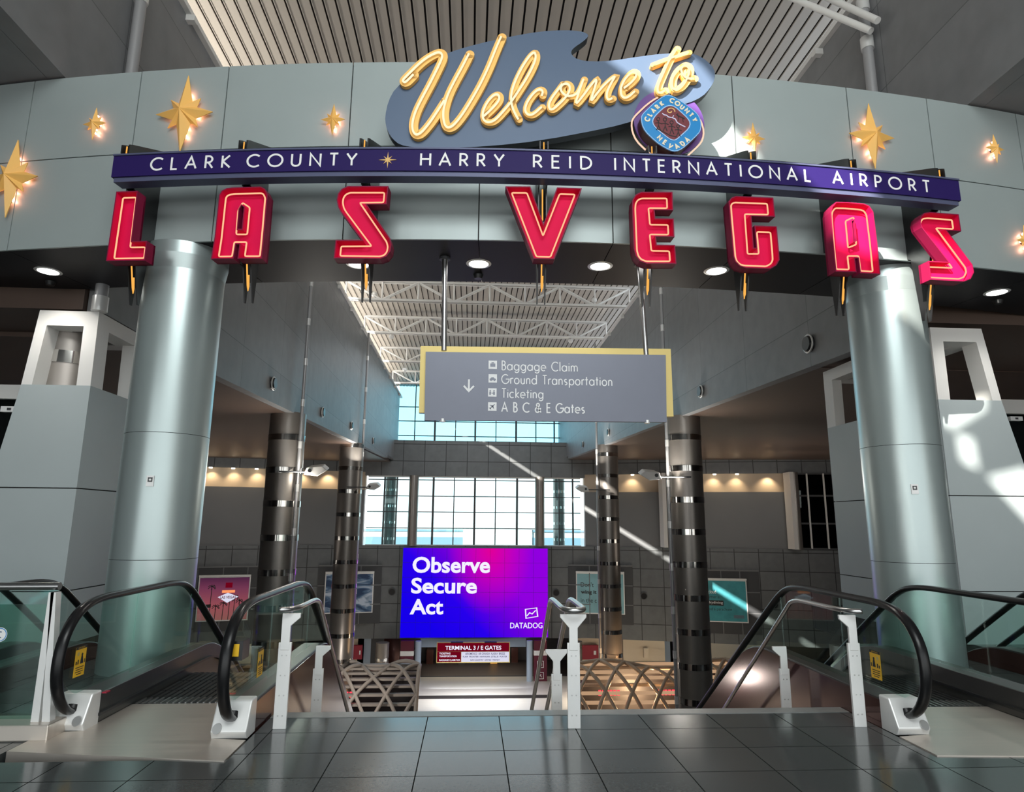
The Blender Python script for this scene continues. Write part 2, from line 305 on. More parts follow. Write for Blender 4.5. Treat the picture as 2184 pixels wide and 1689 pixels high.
# stroke alphabet of geometric capitals and small letters (cap height 1, small letters .62)
def o_(cx, r): return arc(cx, r, r, r, 90, 450, 24)
x = .62; h = .31
GL = {'A':(.80,[[(0,0),(.38,1),(.76,0)],[(.13,.34),(.63,.34)]]),'B':(.55,[[(.05,0),(.05,1),(.22,1)]+arc(.22,.77,.22,.23,90,-90,10)+[(.05,.54)],[(.05,.54),(.24,.54)]+arc(.24,.27,.27,.27,90,-90,10)+[(.05,0)]]),
'C':(.86,[arc(.5,.5,.5,.5,48,312,24)]),'D':(.74,[[(.05,0),(.05,1),(.24,1)]+arc(.24,.5,.47,.5,90,-90,16)+[(.05,0)]]),'E':(.52,[[(.5,1),(.05,1),(.05,0),(.5,0)],[(.05,.53),(.46,.53)]]),
'G':(.98,[arc(.5,.5,.5,.5,48,360,26)+[(.55,.5)]]),'H':(.74,[[(.05,0),(.05,1)],[(.69,0),(.69,1)],[(.05,.53),(.69,.53)]]),'I':(.14,[[(.07,0),(.07,1)]]),'K':(.62,[[(.05,0),(.05,1)],[(.56,1),(.08,.52),(.60,0)]]),
'L':(.48,[[(.05,1),(.05,0),(.46,0)]]),'N':(.80,[[(.05,0),(.05,1),(.75,0),(.75,1)]]),'O':(1.02,[arc(.51,.5,.5,.5,90,450,28)]),'P':(.55,[[(.05,0),(.05,1),(.24,1)]+arc(.24,.73,.27,.27,90,-90,10)+[(.05,.46)]]),
'R':(.60,[[(.05,0),(.05,1),(.24,1)]+arc(.24,.73,.27,.27,90,-90,10)+[(.05,.46)],[(.26,.46),(.56,0)]]),'T':(.58,[[(.29,0),(.29,1)],[(.01,1),(.57,1)]]),'U':(.70,[[(.05,1),(.05,.30)]+arc(.35,.30,.30,.30,180,360,12)+[(.65,1)]]),
'Y':(.70,[[(.35,0),(.35,.46),(.02,1)],[(.35,.46),(.68,1)]]),'V':(.76,[[(0,1),(.38,0),(.76,1)]]),'&':(.80,[[(.78,.0),(.22,.68)]+arc(.38,.79,.18,.20,200,-40,12)+[(.2,.5)]+arc(.3,.26,.27,.27,120,330,12)+[(.74,.46)]]),
'a':(.72,[o_(h+.03,h),[(.65,0),(.65,x)]]),'g':(.72,[o_(h+.03,h),[(.65,x),(.65,0)]+arc(.37,0,.28,.27,0,-150,10)]),'e':(.68,[[(.04,h),(.64,h)]+arc(h+.03,h,h,h,0,310,22)]),'l':(.14,[[(.07,0),(.07,1.04)]]),
'i':(.14,[[(.07,0),(.07,x)],[(.07,.80),(.07,.88)]]),'m':(.92,[[(.06,0),(.06,x)],[(.06,.36)]+arc(.26,.40,.20,.22,180,0,10)+[(.46,0)],[(.46,.36)]+arc(.66,.40,.20,.22,180,0,10)+[(.86,0)]]),
'n':(.58,[[(.06,0),(.06,x)],[(.06,.34)]+arc(.28,.38,.22,.24,180,0,10)+[(.50,0)]]),'r':(.36,[[(.06,0),(.06,x)],[(.06,.34)]+arc(.27,.40,.21,.21,180,55,8)]),'o':(.70,[o_(h+.04,h)]),'u':(.58,[[(.06,x),(.06,.24)]+arc(.28,.24,.22,.24,180,360,10)+[(.50,x)],[(.50,0),(.50,x)]]),
'd':(.72,[o_(h+.03,h),[(.65,0),(.65,1.04)]]),'p':(.72,[o_(h+.09,h),[(.09,-.3),(.09,x)]]),'s':(.46,[arc(.23,.46,.15,.155,40,250,10)+arc(.23,.155,.17,.155,90,-130,10)]),'t':(.36,[[(.17,0),(.17,.92)],[(.0,x),(.35,x)]]),
'c':(.62,[arc(h+.03,h,h,h,50,310,18)]),'k':(.50,[[(.06,0),(.06,1.04)],[(.46,x),(.09,.30),(.50,0)]]),' ':(.42,[]),'/':(.5,[[(0,0),(.4,1)]])}
def stroke_text(mb, txt, f, u0, u1, v0, hgt, w, d0, d1, m, track=.22):
    """text from u0 to u1 (u1 None: natural width), baseline v0, cap height hgt"""
    adv = [GL[c][0]+track for c in txt]; tot = sum(adv)-track
    sc = hgt if u1 is None else (u1-u0)/tot; pos = 0
    for c, a in zip(txt, adv):
        for k_, st in enumerate(GL[c][1]): mb.ribbon([(u0+(pos+p[0])*sc, v0+p[1]*hgt) for p in st], w, f, d0 if d0 != d1 else d1+.0008*k_, d1+.0008*k_, m)
        pos += a
    return u0+tot*sc
def font_faces(txt, bold=0., spacing=1.0):
    cu_ = bpy.data.curves.new('tmp', 'FONT'); cu_.body = txt; cu_.offset = bold; cu_.space_character = spacing; cu_.resolution_u = 4
    ob = bpy.data.objects.new('tmp', cu_); C.objects.link(ob); bpy.context.view_layer.update()
    ev = ob.evaluated_get(bpy.context.evaluated_depsgraph_get()); me = ev.to_mesh()
    V = [(v.co.x,v.co.y) for v in me.vertices]; F_ = [list(p.vertices) for p in me.polygons]; ev.to_mesh_clear()
    bpy.data.objects.remove(ob); bpy.data.curves.remove(cu_); return V, F_
def font_text(mb, txt, f, u0, v0, u1, v1, d, m, bold=0., spacing=1., angle=None):
    V, F_ = font_faces(txt, bold, spacing)
    if not V: return
    a0, a1 = min(v[0] for v in V), max(v[0] for v in V); b0, b1 = min(v[1] for v in V), max(v[1] for v in V)
    vs = [mb.v(f(u0+(v[0]-a0)/(a1-a0)*(u1-u0), v0+(v[1]-b0)/(b1-b0)*(v1-v0), d)) for v in V]
    for q in F_: mb.face([vs[i] for i in q], m)
# ================================================================== THE PORTAL
def Fy(x_): return 7.2+(x_-1.6)**2/68
def Fn(x_): s_ = (x_-1.6)/34; return Vector((s_,-1,0)).normalized()
def fcur(x_, z, d): return Vector((x_,Fy(x_),z))+Fn(x_)*d
def fpx(px, py, d):             # pixel -> (x,z) on the curved surface at stand-off d
    P = atY(px,py,7.2-d)
    for _ in range(12):
        xq = P.x
        for _ in range(4): xq = P.x-Fn(xq).x*d
        P = atY(px,py,fcur(xq,0,d).y)
    return xq, P.z
class Frame:                    # flat plane tangent to the portal at x0
    def __init__(s, x0):
        s.O = Vector((x0,Fy(x0),0)); s.N = Fn(x0); s.T = Vector((-s.N.y,s.N.x,0))
    def __call__(s, u, v, d): return s.O+s.T*u+s.N*d+Vector((0,0,v))
    def px(s, px, py, d):
        r = ray(px,py); t = (s.O+s.N*d-EYEP).dot(s.N)/r.dot(s.N); P = EYEP+r*t
        return ((P-s.O).dot(s.T), P.z)
ZT, ZJ, ZS = 7.34, 6.17, 4.95
JX = [-9.6,-8.2,-5.88,-4.36,-3.19,-1.59,.03,1.65,3.26,4.86,6.07,7.54,9.2,10.8]
mb = MB()
def curved(mb, x0, x1, z0, z1, d0, d1, m, n=None):
    n = n or max(2,int((x1-x0)/.25)); rows = []
    for i in range(n+1):
        q = x0+(x1-x0)*i/n; rows.append([mb.v(fcur(q,z,d)) for z,d in ((z0,d0),(z0,d1),(z1,d1),(z1,d0))])
    for a, b in zip(rows, rows[1:]):
        for j in range(4): mb.face([a[j],a[(j+1)%4],b[(j+1)%4],b[j]], m)
    mb.face(rows[0][::-1], m); mb.face(rows[-1], m)
for a, b in zip(JX, JX[1:]):
    curved(mb, a+.007, b-.007, ZS, ZJ-.007, -.03, 0, 'fascia'); curved(mb, a+.007, b-.007, ZJ+.007, ZT, -.03, 0, 'fascia')
curved(mb, JX[0], JX[-1], ZS+.01, ZT-.02, -.10, -.028, 'joint')
curved(mb, JX[0], JX[-1], ZS+.05, ZT-.02, -1.36, -.10, 'wallgrey')
struct(mb.build('wall_front'))
mb = MB()
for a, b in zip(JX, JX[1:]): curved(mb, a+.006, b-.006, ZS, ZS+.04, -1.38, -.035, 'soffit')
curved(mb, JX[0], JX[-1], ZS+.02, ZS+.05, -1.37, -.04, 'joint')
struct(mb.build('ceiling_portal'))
# downlights in the portal soffit
DL = [(103,578,'far left, left of the letter L'),(765,563,'half hidden by the S of LAS'),(1021,562,'between the hanging pole and the letter V'),(1280,567,'between the letters V and E'),(1528,577,'left of the letter G'),(2126,623,'right of the last letter S')]
for k,(px,py,w) in enumerate(DL):
    P = atZ(px,py,ZS); t = thing('downlight', 'round recessed soffit downlight '+w, 'light', P, 'round downlights in the dark portal soffit')
    mb = MB(); n = 28
    for i in range(n):
        a, b = 2*PI*i/n, 2*PI*(i+1)/n
        for r0,r1,z0,z1 in ((.13,.165,-.012,-.004),(.13,.12,-.012,-.002)):
            mb.quad((P.x+r0*math.cos(a),P.y+r0*math.sin(a),P.z+z0),(P.x+r0*math.cos(b),P.y+r0*math.sin(b),P.z+z0),(P.x+r1*math.cos(b),P.y+r1*math.sin(b),P.z+z1),(P.x+r1*math.cos(a),P.y+r1*math.sin(a),P.z+z1),'satin')
    mb.build('trim_ring', t)
    mb = MB(); mb.cyl((P.x,P.y,P.z-.010),(P.x,P.y,P.z-.003),.122,'downlight'); mb.build('lens', t)
    spot('downlight_lamp', P+Vector((0,0,-.03)), P+Vector((0,0,-5)), 40, (1,.95,.88), 2.2, .7, .1)
for px,py,w in ((108,600,'beside the far left downlight'),(1020,586,'below the downlight left of the V'),(2128,640,'beside the downlight right of the last S')):
    P = atZ(px,py,ZS); mb = MB(); mb.cyl((P.x,P.y,ZS-.005),(P.x,P.y,ZS-.06),.07,'black',.05,n=16); tag(mb.build('smoke_detector'), 'small black ceiling detector '+w, 'detector', 'ceiling detectors on the soffit')
# big round columns
def bigcol(name, cx, label):
    t = thing(name, label, 'column', (cx,8.0,0), 'big grey metal portal columns')
    mb = MB(); r = .46
    for z0,z1 in ((0.,1.2),(1.206,2.62),(2.626,4.62)): mb.cyl((cx,8,z0),(cx,8,z1),r,'colmetal',n=64)
    mb.cyl((cx,8,.0),(cx,8,4.9),r-.004,'joint',n=48); mb.build('shaft', t)
    mb = MB(); mb.cyl((cx,8,4.62),(cx,8,4.80),r+.001,'colmetal',r+.03,n=64); mb.cyl((cx,8,4.80),(cx,8,4.95),r+.03,'colmetal',r+.03,n=64); mb.build('capital', t)
    return t
bigcol('round_column', -3.66, 'big smooth grey metal column left of the escalators, below letters L and A')
bigcol('round_column', 5.52, 'big smooth grey metal column on the right, below the last A and S')
for px,py,cx,w in ((322,1026,-3.66,'left column'),(1952,1043,5.52,'right column')):
    P = atY(px,py,7.56); a = math.asin(max(-1,min(1,(P.x-cx)/.46))); nrm = Vector((math.sin(a),-math.cos(a),0)); tv = Vector((math.cos(a),math.sin(a),0)); O = Vector((cx,8,P.z))+nrm*.462
    f = lambda u,v,d: O+tv*u+Vector((0,0,v))+nrm*d
    t = thing('notice_plate', 'small white notice plate on the big '+w, 'sign', O, 'small notice plates')
    mb = MB(); mb.plate([(-.038,-.06),(.038,-.06),(.038,.06),(-.038,.06)], f, 0, .012, 'white', side='satin'); mb.build('plate', t)
    mb = MB(); mb.plate([(-.024,-.01),(.024,-.01),(.024,.04),(-.024,.04)], f, .012, .014, 'darkgrey'); mb.disc((0,.015),.012,f,.014,.015,'white'); mb.build('pictogram', t)
# ------------------------------------------------------------------ sign posts (pairs of black fins with an amber tube)
TIP = [(281,650),(528,646),(780,643),(1154,648),(1382,655),(1585,663),(1799,672),(1985,682)]
TOP = [(272,308),(520,297),(777,294),(1160,302),(1388,310),(1603,322),(1812,336),(2000,358)]
NM = ['letter L','first letter A','first letter S','letter V','letter E','letter G','second letter A','last letter S']
PX_ = []
for (a,b,w) in zip(TIP,TOP,NM):
    x0 = (fpx(*a,.15)[0]+fpx(*b,.60)[0])/2; PX_.append(x0); fr = Frame(x0)
    t = thing('sign_post', 'pair of black tapered fins with amber tube behind the '+w, 'sign support', fr(0,5.2,.2), 'black finned sign posts')
    prof = [(.15,4.11),(.385,5.02),(.385,5.415),(.44,5.42),(.44,5.785),(.60,5.79),(.60,5.895),(.545,5.925),(.0,6.17),(.0,4.965),(.05,4.94),(.12,4.11)]
    if w in ('letter V','letter E'): prof = prof[:6]+[(.60,5.885),(.447,5.885),(.435,5.78),(.0,5.70)]+prof[9:]
    for sgn in (-1,1):
        mb = MB()
        for q in (0,):
            A = [mb.v(fr(sgn*.045-.007,z,d)) for d,z in prof]; B = [mb.v(fr(sgn*.045+.007,z,d)) for d,z in prof]; n = len(prof)
            for i in range(n): mb.face([A[i],A[(i+1)%n],B[(i+1)%n],B[i]],'black')
            for tr in tessellate_polygon([[Vector((p[0],p[1],0)) for p in prof]]): mb.face([A[i] for i in tr],'black'); mb.face([B[i] for i in tr],'black')
        mb.build('fin', t)
    mb = MB(); mb.tube([fr(0,5.885,.575),fr(0,5.80,.575)],.0075,'neonamber'); mb.build('neon_tube', t)
    if w == 'letter V': mb = MB(); mb.tube([fr(0,5.41,.376),fr(0,5.03,.376)],.0085,'neonamber'); mb.build('neon_tube', t)
    mb = MB(); mb.tube([fr(0,4.97,.375),fr(0,4.9,.345),fr(0,4.30,.20),fr(.006,4.24,.187),fr(.014,4.29,.197),fr(.015,4.42,.22)],.0085,'neonamber'); mb.build('neon_tube', t)
# ------------------------------------------------------------------ the airport band
t = thing('airport_name_band', 'long curved dark purple band sign with white capital lettering', 'sign', fcur(.83,5.7,.5))
xL, _ = fpx(240,355,.62); xR, _ = fpx(2047,405,.62); B0, B1 = 5.482, 5.742
mb = MB(); curved(mb,xL,xR,B0,B1,.47,.62,'purple',48); mb.build('face_panel', t)
mb = MB(); curved(mb,xL-.0,xR+.0,B1,B1+.02,.45,.635,'purpletrim',48); curved(mb,xL+.02,xR-.02,B0-.055,B0,.45,.60,'purpletrim',48); mb.build('edge_trim', t)
fb = lambda u,v,d: fcur(u,v,d)
mb = MB(); D = .624
for w,xa,xb in (('CLARK',322,490),('COUNTY',527,760),('HARRY',896,1075),('REID',1137,1262),('INTERNATIONAL',1310,1727),('AIRPORT',1774,1978)):
    ya = 350+(xa-322)*.0 ; ua = fpx(xa,350,.625)[0]; ub = fpx(xb,355,.625)[0]
    stroke_text(mb, w, fb, ua, ub, 5.545, .146, .0215, .62, D, 'white', track=.60 if w!='INTERNATIONAL' else .58)
part_label(mb.build('lettering', t), 'white capital lettering')
mb = MB(); sx0, sz0 = fpx(827,341,.625)
for k in range(8):
    a = k*PI/4+PI/2; L_ = .10 if k%2==0 else .065
    mb.plate([(sx0+math.cos(a)*L_,sz0+math.sin(a)*L_),(sx0+math.cos(a+PI/2)*.011,sz0+math.sin(a+PI/2)*.011),(sx0-math.cos(a)*.01,sz0-math.sin(a)*.01),(sx0+math.cos(a-PI/2)*.011,sz0+math.sin(a-PI/2)*.011)], fb, .62, .626+.0005*k, 'goldlight')
part_label(mb.build('star_emblem', t), 'small gold eight pointed star')
# ------------------------------------------------------------------ LAS VEGAS letters
LET = [
('L',(220,380,6.03),[(168,172),(445,162),(368,808),(565,806),(535,1058),(35,1065)],None),
('A',(430,380,6.03),[(120,1040),(165,760),(225,215),(258,160),(320,128),(400,118),(760,106),(815,135),(850,210),(815,620),(775,1035),(460,1035),(485,850),(440,850),(410,1036)],[(485,400),(512,352),(542,372),(515,650),(465,650)]),
('S',(690,370,5.82),[(805,155),(300,155),(225,190),(178,250),(163,330),(180,420),(215,480),(470,822),(150,825),(125,1052),(700,1060),(780,1030),(830,965),(845,880),(825,800),(540,385),(785,382)],None),
('V',(1060,370,5.825),[(105,158),(415,160),(578,625),(745,172),(1055,183),(710,1065),(455,1060)],None),
('E',(1320,390,6.03),[(690,115),(285,115),(215,150),(175,215),(168,300),(190,850),(215,940),(270,1005),(360,1040),(740,1040),(722,797),(488,793),(478,692),(716,695),(706,458),(470,455),(460,350),(700,352)],None),
('G',(1520,400,6.03),[(780,128),(295,108),(240,130),(205,180),(215,320),(265,880),(290,950),(350,1010),(430,1035),(740,1045),(820,1000),(860,930),(855,830),(825,497),(537,487),(562,772),(530,772),(500,368),(805,375)],None),
('A',(1740,410,6.03),[(255,1020),(215,620),(188,260),(205,185),(260,122),(400,125),(620,145),(690,175),(740,250),(790,640),(832,1055),(570,1040),(545,850),(505,850),(525,1027)],[(465,372),(490,360),(515,615),(490,625)]),
('S',(1920,430,6.25),[(780,168),(400,138),(320,150),(275,200),(262,270),(285,345),(640,802),(375,790),(402,1040),(850,1065),(940,1030),(985,940),(965,840),(625,385),(815,395)],None)]
lab = ['red neon channel letter L at the left end','red neon channel letter A under COUNTY, first of two','red neon channel letter S ending LAS, left of centre','red neon channel letter V at the centre','red neon channel letter E right of the V','red neon channel letter G between E and A','red neon channel letter A catching sunlight, over the right column','red neon channel letter S at the right end, sunlit']
DF, DBK = .55, .40
for (ch,(ox,oy,sc),out,hole),x0,lb in zip(LET,PX_,lab):
    fr = Frame(x0); cv = lambda P: [fr.px(ox+p[0]/sc,oy+p[1]/sc,DF) for p in P]
    o = cv(out); h = cv(hole) if hole else None
    t = thing('channel_letter', lb, 'sign letter', fr(0,5.2,.47), 'red neon LAS VEGAS letters')
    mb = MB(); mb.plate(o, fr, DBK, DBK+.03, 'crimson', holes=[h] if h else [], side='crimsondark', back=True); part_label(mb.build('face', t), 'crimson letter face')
    mb = MB()
    for lp in ([o]+([h] if h else [])):
        inn = offset(lp, .012 if lp is o else -.012); n = len(lp)
        for d_,P_ in ((0,lp),): pass
        a = [mb.v(fr(p[0],p[1],DBK+.001)) for p in lp]; b = [mb.v(fr(p[0],p[1],DF)) for p in lp]; c = [mb.v(fr(p[0],p[1],DF)) for p in inn]; e2 = [mb.v(fr(p[0],p[1],DBK+.03)) for p in inn]
        for i in range(n):
            j = (i+1)%n
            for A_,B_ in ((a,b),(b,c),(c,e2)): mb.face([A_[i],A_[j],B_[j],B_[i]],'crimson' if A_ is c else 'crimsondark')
    part_label(mb.build('return', t), 'dark red letter side walls')
    mb = MB(); ins = .052
    if ch == 'V':
        nn = offset(o,.05)
    else: nn = offset(o, ins)
    mb.tube([fr(p[0],p[1],DF-.055) for p in roundc(nn,.016)],.0088,'neonpink',8,True)
    if h: mb.tube([fr(p[0],p[1],DF-.055) for p in roundc(offset(h,-.042),.016)],.0088,'neonpink',8,True)
    part_label(mb.build('neon_tube', t), 'glowing orange neon outline')
    mb = MB(); mb.hexa([fr(u,v,d) for v in (4.93,5.0) for u,d in ((-.03,.372),(.03,.372),(.03,DBK-.001),(-.03,DBK-.001))],'black'); mb.build('mounting_bracket', t)
# ------------------------------------------------------------------ stars
def star(px, py, up, dn, label, group):
    x0, z0 = fpx(px,py,.10); fr = Frame(x0); zu = fr.px(*up,.09)[1]; zd = fr.px(*dn,.09)[1]; H = (zu-zd)/2; zc = (zu+zd)/2
    xc = (fr.px(*up,.09)[0]+fr.px(*dn,.09)[0])/2
    t = thing('wall_star', label, 'star', fr(xc,zc,0), group)
    pts = []
    for k in range(4):
        a = PI/2-k*PI/2; R_ = 1. if k%2==0 else .70
        ring = [(R_*math.cos(a),R_*math.sin(a)),None,None,None]
        da = a-PI/4; pts.append((ring[0],0))
        s1 = (.19,.27) if k%2==0 else (.30,.13)
        q = [( .17,.27),(.36,.36),(.29,.15)]
        if k==0: pts += [((.17,.27),1),((.37,.37),0),((.29,.15),1)]
        if k==1: pts += [((.29,-.15),1),((.37,-.37),0),((.17,-.27),1)]
        if k==2: pts += [((-.17,-.27),1),((-.37,-.37),0),((-.29,-.15),1)]
        if k==3: pts += [((-.29,.15),1),((-.37,.37),0),((-.17,.27),1)]
    mb = MB(); D0 = .065; c = mb.v(fr(xc,zc,D0+.20*H)); cb_ = mb.v(fr(xc,zc,D0))
    V = [mb.v(fr(xc+p[0]*H,zc+p[1]*H,D0-(.02*H if v_ else 0))) for p,v_ in pts]
    Vb = [mb.v(fr(xc+p[0]*H*.98,zc+p[1]*H*.98,D0-.03*H)) for p,v_ in pts]
    for i in range(16): j=(i+1)%16; mb.face([c,V[i],V[j]],'gold'); mb.face([V[i],Vb[i],Vb[j],V[j]],'gold'); mb.face([cb_,Vb[j],Vb[i]],'gold')
    part_label(mb.build('faceted_star', t, recalc=False), 'faceted gold star')
    mb = MB()
    for p in ((.07,.62),(.07,.38),(-.07,.5),(.40,.03),(-.40,.03),(.07,-.62),(-.07,-.5),(.08,-.36),(.42,-.05),(-.42,-.05)):
        q = fr(xc+p[0]*H*.62,zc+p[1]*H*.86,.042); mb.cyl(q,q-fr.N*.02,.026*H+.002,'bulb',n=8)
    part_label(mb.build('bulb', t), 'small glowing backlight bulbs')
    mb = MB(); mb.cyl(fr(xc,zc,0),fr(xc,zc,D0-.01),.03,'darkgrey',n=12); mb.build('mounting_stud', t)
star(395,242,(399,157),(381,322),'large gold eight pointed star above CLARK on the left','large gold stars on the portal')
star(1865,290,(1855,217),(1871,358),'large gold eight pointed star above AIRPORT on the right','large gold stars on the portal')
star(18,375,(33,295),(8,462),'large gold star cut by the left edge of the photo','large gold stars on the portal')
for a in ((200,260,(203,226),(193,296),'small gold star far left, higher than the large cut star'),(710,252,(711,218),(707,286),'small gold star just left of the blue welcome board'),(1611,292,(1605,258),(1615,326),'small gold star in the sun patch right of the round county badge'),(2122,316,(2119,283),(2134,346),'small gold star far right of the large right star')): star(*a,'small gold stars on the portal')
star(2192,512,(2189,478),(2196,546),'small gold star at the right edge below the band','small gold stars on the portal')
# ------------------------------------------------------------------ WELCOME TO
fr = Frame(fpx(1170,200,.42)[0])
bo = [(821,249),(823,268),(828,282),(838,297),(853,309),(880,314),(940,316),(1042,312),(1153,300),(1296,273),(1348,259),(1469,220),(1498,206),(1514,189),(1525,169),(1524,147),(1507,129),(1489,118),(1472,113),(1415,114),(1360,121),(1306,129.5),(1260,131.5),(1232,127),(1219.6,118),(1217.8,108.6),(1227,99.5),(1241.6,90),(1253,80),(1255,75),(1250.7,71),(1238,66.5),(1205,64),(1150,67),(1083,79),(1017,94),(962,110),(926,126),(885,153),(843,188),(828,216)]
t = thing('welcome_sign', 'blue boomerang shaped board with yellow neon script Welcome to', 'sign', fr(0,6.8,.3))
bq = smooth([fr.px(*p,.42) for p in bo],1,True)
mb = MB(); mb.plate(bq, fr, .30, .42, 'boardblue', side='boardedge', back=True); mb.build('board', t)
mb = MB()
for u in (-1.6,0,1.3): mb.hexa([fr(u+a,v,d) for v in (6.55,6.65) for a,d in ((-.05,0),(.05,0),(.05,.31),(-.05,.31))],'darkgrey')
mb.build('mounting_bracket', t)
c1 = lambda P: [(810+p[0]/6.033,50+p[1]/6.033) for p in P]; c2 = lambda P: [(1150+p[0]/5.46,50+p[1]/5.46) for p in P]
SCR = [(c1([(430,655),(365,725),(318,760),(292,735),(320,700),(400,620),(500,520),(600,440),(700,385),(765,365),(803,395),(800,450),(740,580),(640,780),(520,1000),(450,1150),(415,1290),(425,1390),(465,1435),(530,1410),(640,1280),(740,1130),(830,990)]),17),
(c1([(1145,390),(1060,560),(960,740),(880,900),(840,1020),(815,1130),(820,1250),(845,1325),(890,1340),(950,1310),(1050,1190),(1170,1000),(1290,790),(1400,560),(1490,330),(1560,170)]),17),
(c1([(1340,1190),(1440,1100),(1530,1000),(1540,940),(1510,905),(1450,930),(1370,1030),(1320,1150),(1330,1240),(1390,1275),(1480,1250),(1590,1130),(1690,1010),(1790,860),(1900,690),(1990,510),(2010,420),(1990,362),(1930,410),(1830,560),(1740,740),(1690,900),(1690,1020),(1720,1120),(1780,1230)]),13.5),
(c1([(2085,925),(2100,870),(2060,840),(1990,880),(1900,1000),(1866,1100),(1885,1160),(1940,1180),(2000,1150),(2080,1075)]),13.5),
(c2([(515,650),(470,760),(430,830),(330,850),(270,810),(245,760),(270,710),(320,695),(360,730),(350,800),(290,880),(220,950),(160,1000),(120,1000),(110,940),(150,860),(220,770),(265,705)]),13.5),
(c2([(515,650),(460,800),(415,960),(520,830),(600,720),(680,630),(640,770),(590,930),(690,790),(790,680),(895,598),(840,690),(790,790),(785,860),(805,890),(850,870)]),13),
(c2([(990,750),(1070,690),(1130,620),(1130,570),(1080,560),(1000,640),(950,740),(950,830),(990,870),(1050,850),(1110,790)]),13.5),
(c2([(1310,480),(1480,415),(1600,378),(1740,332)]),10),(c2([(1598,295),(1520,410),(1440,590),(1375,740),(1385,810),(1430,800),(1460,780)]),14),
(c2([(1800,640),(1720,640),(1660,580),(1650,510),(1700,480),(1745,510),(1750,570),(1710,670),(1640,750),(1570,775),(1540,720),(1555,620),(1610,540),(1660,505)]),14)]
mb = MB(); mt = MB()
for k,(P,w) in enumerate(SCR):
    B_ = smooth([fr.px(p[0]+2.5,p[1]+1,.48) for p in P],2); wm = w*.0062; d1 = .478+.0008*k
    mb.ribbon([tuple(q) for q in B_], wm, fr, .425, d1, 'gold')
    for e_ in (B_[0],B_[-1]): mb.disc(tuple(e_), wm/2, fr, .425, d1, 'gold', 16)
    mt.tube([fr(q[0],q[1],.515) for q in smooth([fr.px(p[0],p[1],.515) for p in P],2)],.0125,'neonwhite',8)
part_label(mb.build('script_lettering', t), 'raised yellow script letters'); part_label(mt.build('neon_tube', t), 'pale glowing neon tube along the script')
# ------------------------------------------------------------------ county badge
fr = Frame(fpx(1430,265,.58)[0]); c3 = lambda P: [(1340+p[0]/11.26,190+p[1]/11.26) for p in P]
blue = [(300,680),(335,600),(430,500),(640,300),(850,155),(950,135),(1080,165),(1250,270),(1450,410),(1640,560),(1720,680),(1762,850),(1740,1000),(1680,1090),(1480,1280),(1300,1440),(1150,1505),(1000,1480),(750,1340),(550,1170),(400,1020),(320,850)]
inner = [(575,760),(640,650),(760,530),(880,430),(1000,395),(1120,430),(1280,570),(1420,700),(1490,820),(1450,950),(1300,1090),(1150,1220),(1080,1235),(980,1200),(840,1090),(700,980),(600,870)]
DBG = .60
def bp(P, d=DBG): return [fr.px(*p,d) for p in c3(P)]
cu0, cv0 = fr.px(*c3([(1035,820)])[0],DBG)
t = thing('county_badge', 'rounded diamond badge in blue and maroon with neon edge on purple disc', 'badge', fr(cu0,cv0,.4))
BO = smooth(bp(blue),1,True); IN = smooth(bp(inner),1,True)
mb = MB(); pc = fr.px(*c3([(930,900)])[0],.36); pr = abs(fr.px(*c3([(90,900)])[0],.36)[0]-pc[0])
mb.disc(pc, pr, fr, .424, .445, 'violet', 48); part_label(mb.build('backing_disc', t), 'purple backing disc')
mb = MB(); mb.plate([tuple(p) for p in BO], fr, .446, DBG-.013, 'darkmaroon'); mb.build('can', t)
mb = MB(); mb.plate([tuple(p) for p in BO], fr, DBG-.012, DBG, 'badgeblue', side='badgeedge'); mb.ribbon([tuple(p) for p in offset([tuple(q) for q in BO],.006)],.008,fr,DBG,DBG+.002,'badgeedge',closed=True)
part_label(mb.build('blue_plate', t), 'blue border plate')
mb = MB(); mb.plate([tuple(p) for p in IN], fr, DBG, DBG+.004, 'maroon'); mb.ribbon([tuple(p) for p in IN],.012,fr,DBG,DBG+.006,'badgeedge',closed=True)
F2 = DBG+.005
def pl(P, w, m='figure', closed=False): mb.ribbon(bp(P,F2), w, fr, F2-.001, F2+.002, m, closed)
for cx_,cy_,s_ in ((720,720,1.),(880,730,1.05),(1040,800,1.05),(1195,890,.95)):
    pl([(cx_+38*s_*math.cos(a*PI/5),cy_+40*s_*math.sin(a*PI/5)) for a in range(10)],.009,closed=True)
    pl([(cx_+5,cy_+42*s_),(cx_+5,cy_+150*s_),(cx_-40,cy_+260*s_)],.010); pl([(cx_+5,cy_+150*s_),(cx_+55,cy_+265*s_)],.010); pl([(cx_-75,cy_+95*s_),(cx_+5,cy_+85*s_),(cx_+90,cy_+115*s_)],.009)
pl([(700,960),(850,1030),(1000,1110),(1160,1150)],.011)
sp_ = [(1010+ (25+r*9)*math.cos(r*.62)*.92, 530+(25+r*9)*math.sin(r*.62)*.75) for r in [i*.5 for i in range(22)]]
pl(sp_,.012,'goldlight')
pl([(815,580),(860,620),(920,630),(960,670),(1060,690),(1130,720),(1170,800),(1230,840),(1370,910)],.012,'lilac'); pl([(1060,690),(1090,630)],.008,'lilac')
pl([(1160,600),(1210,650),(1310,690),(1350,720)],.016); pl([(1210,660),(1195,760)],.007); pl([(1300,690),(1320,790)],.007); pl([(1170,600),(1200,590)],.009)
part_label(mb.build('emblem_field', t), 'maroon field with dancing stick figures and spiral sun')
mb = MB()
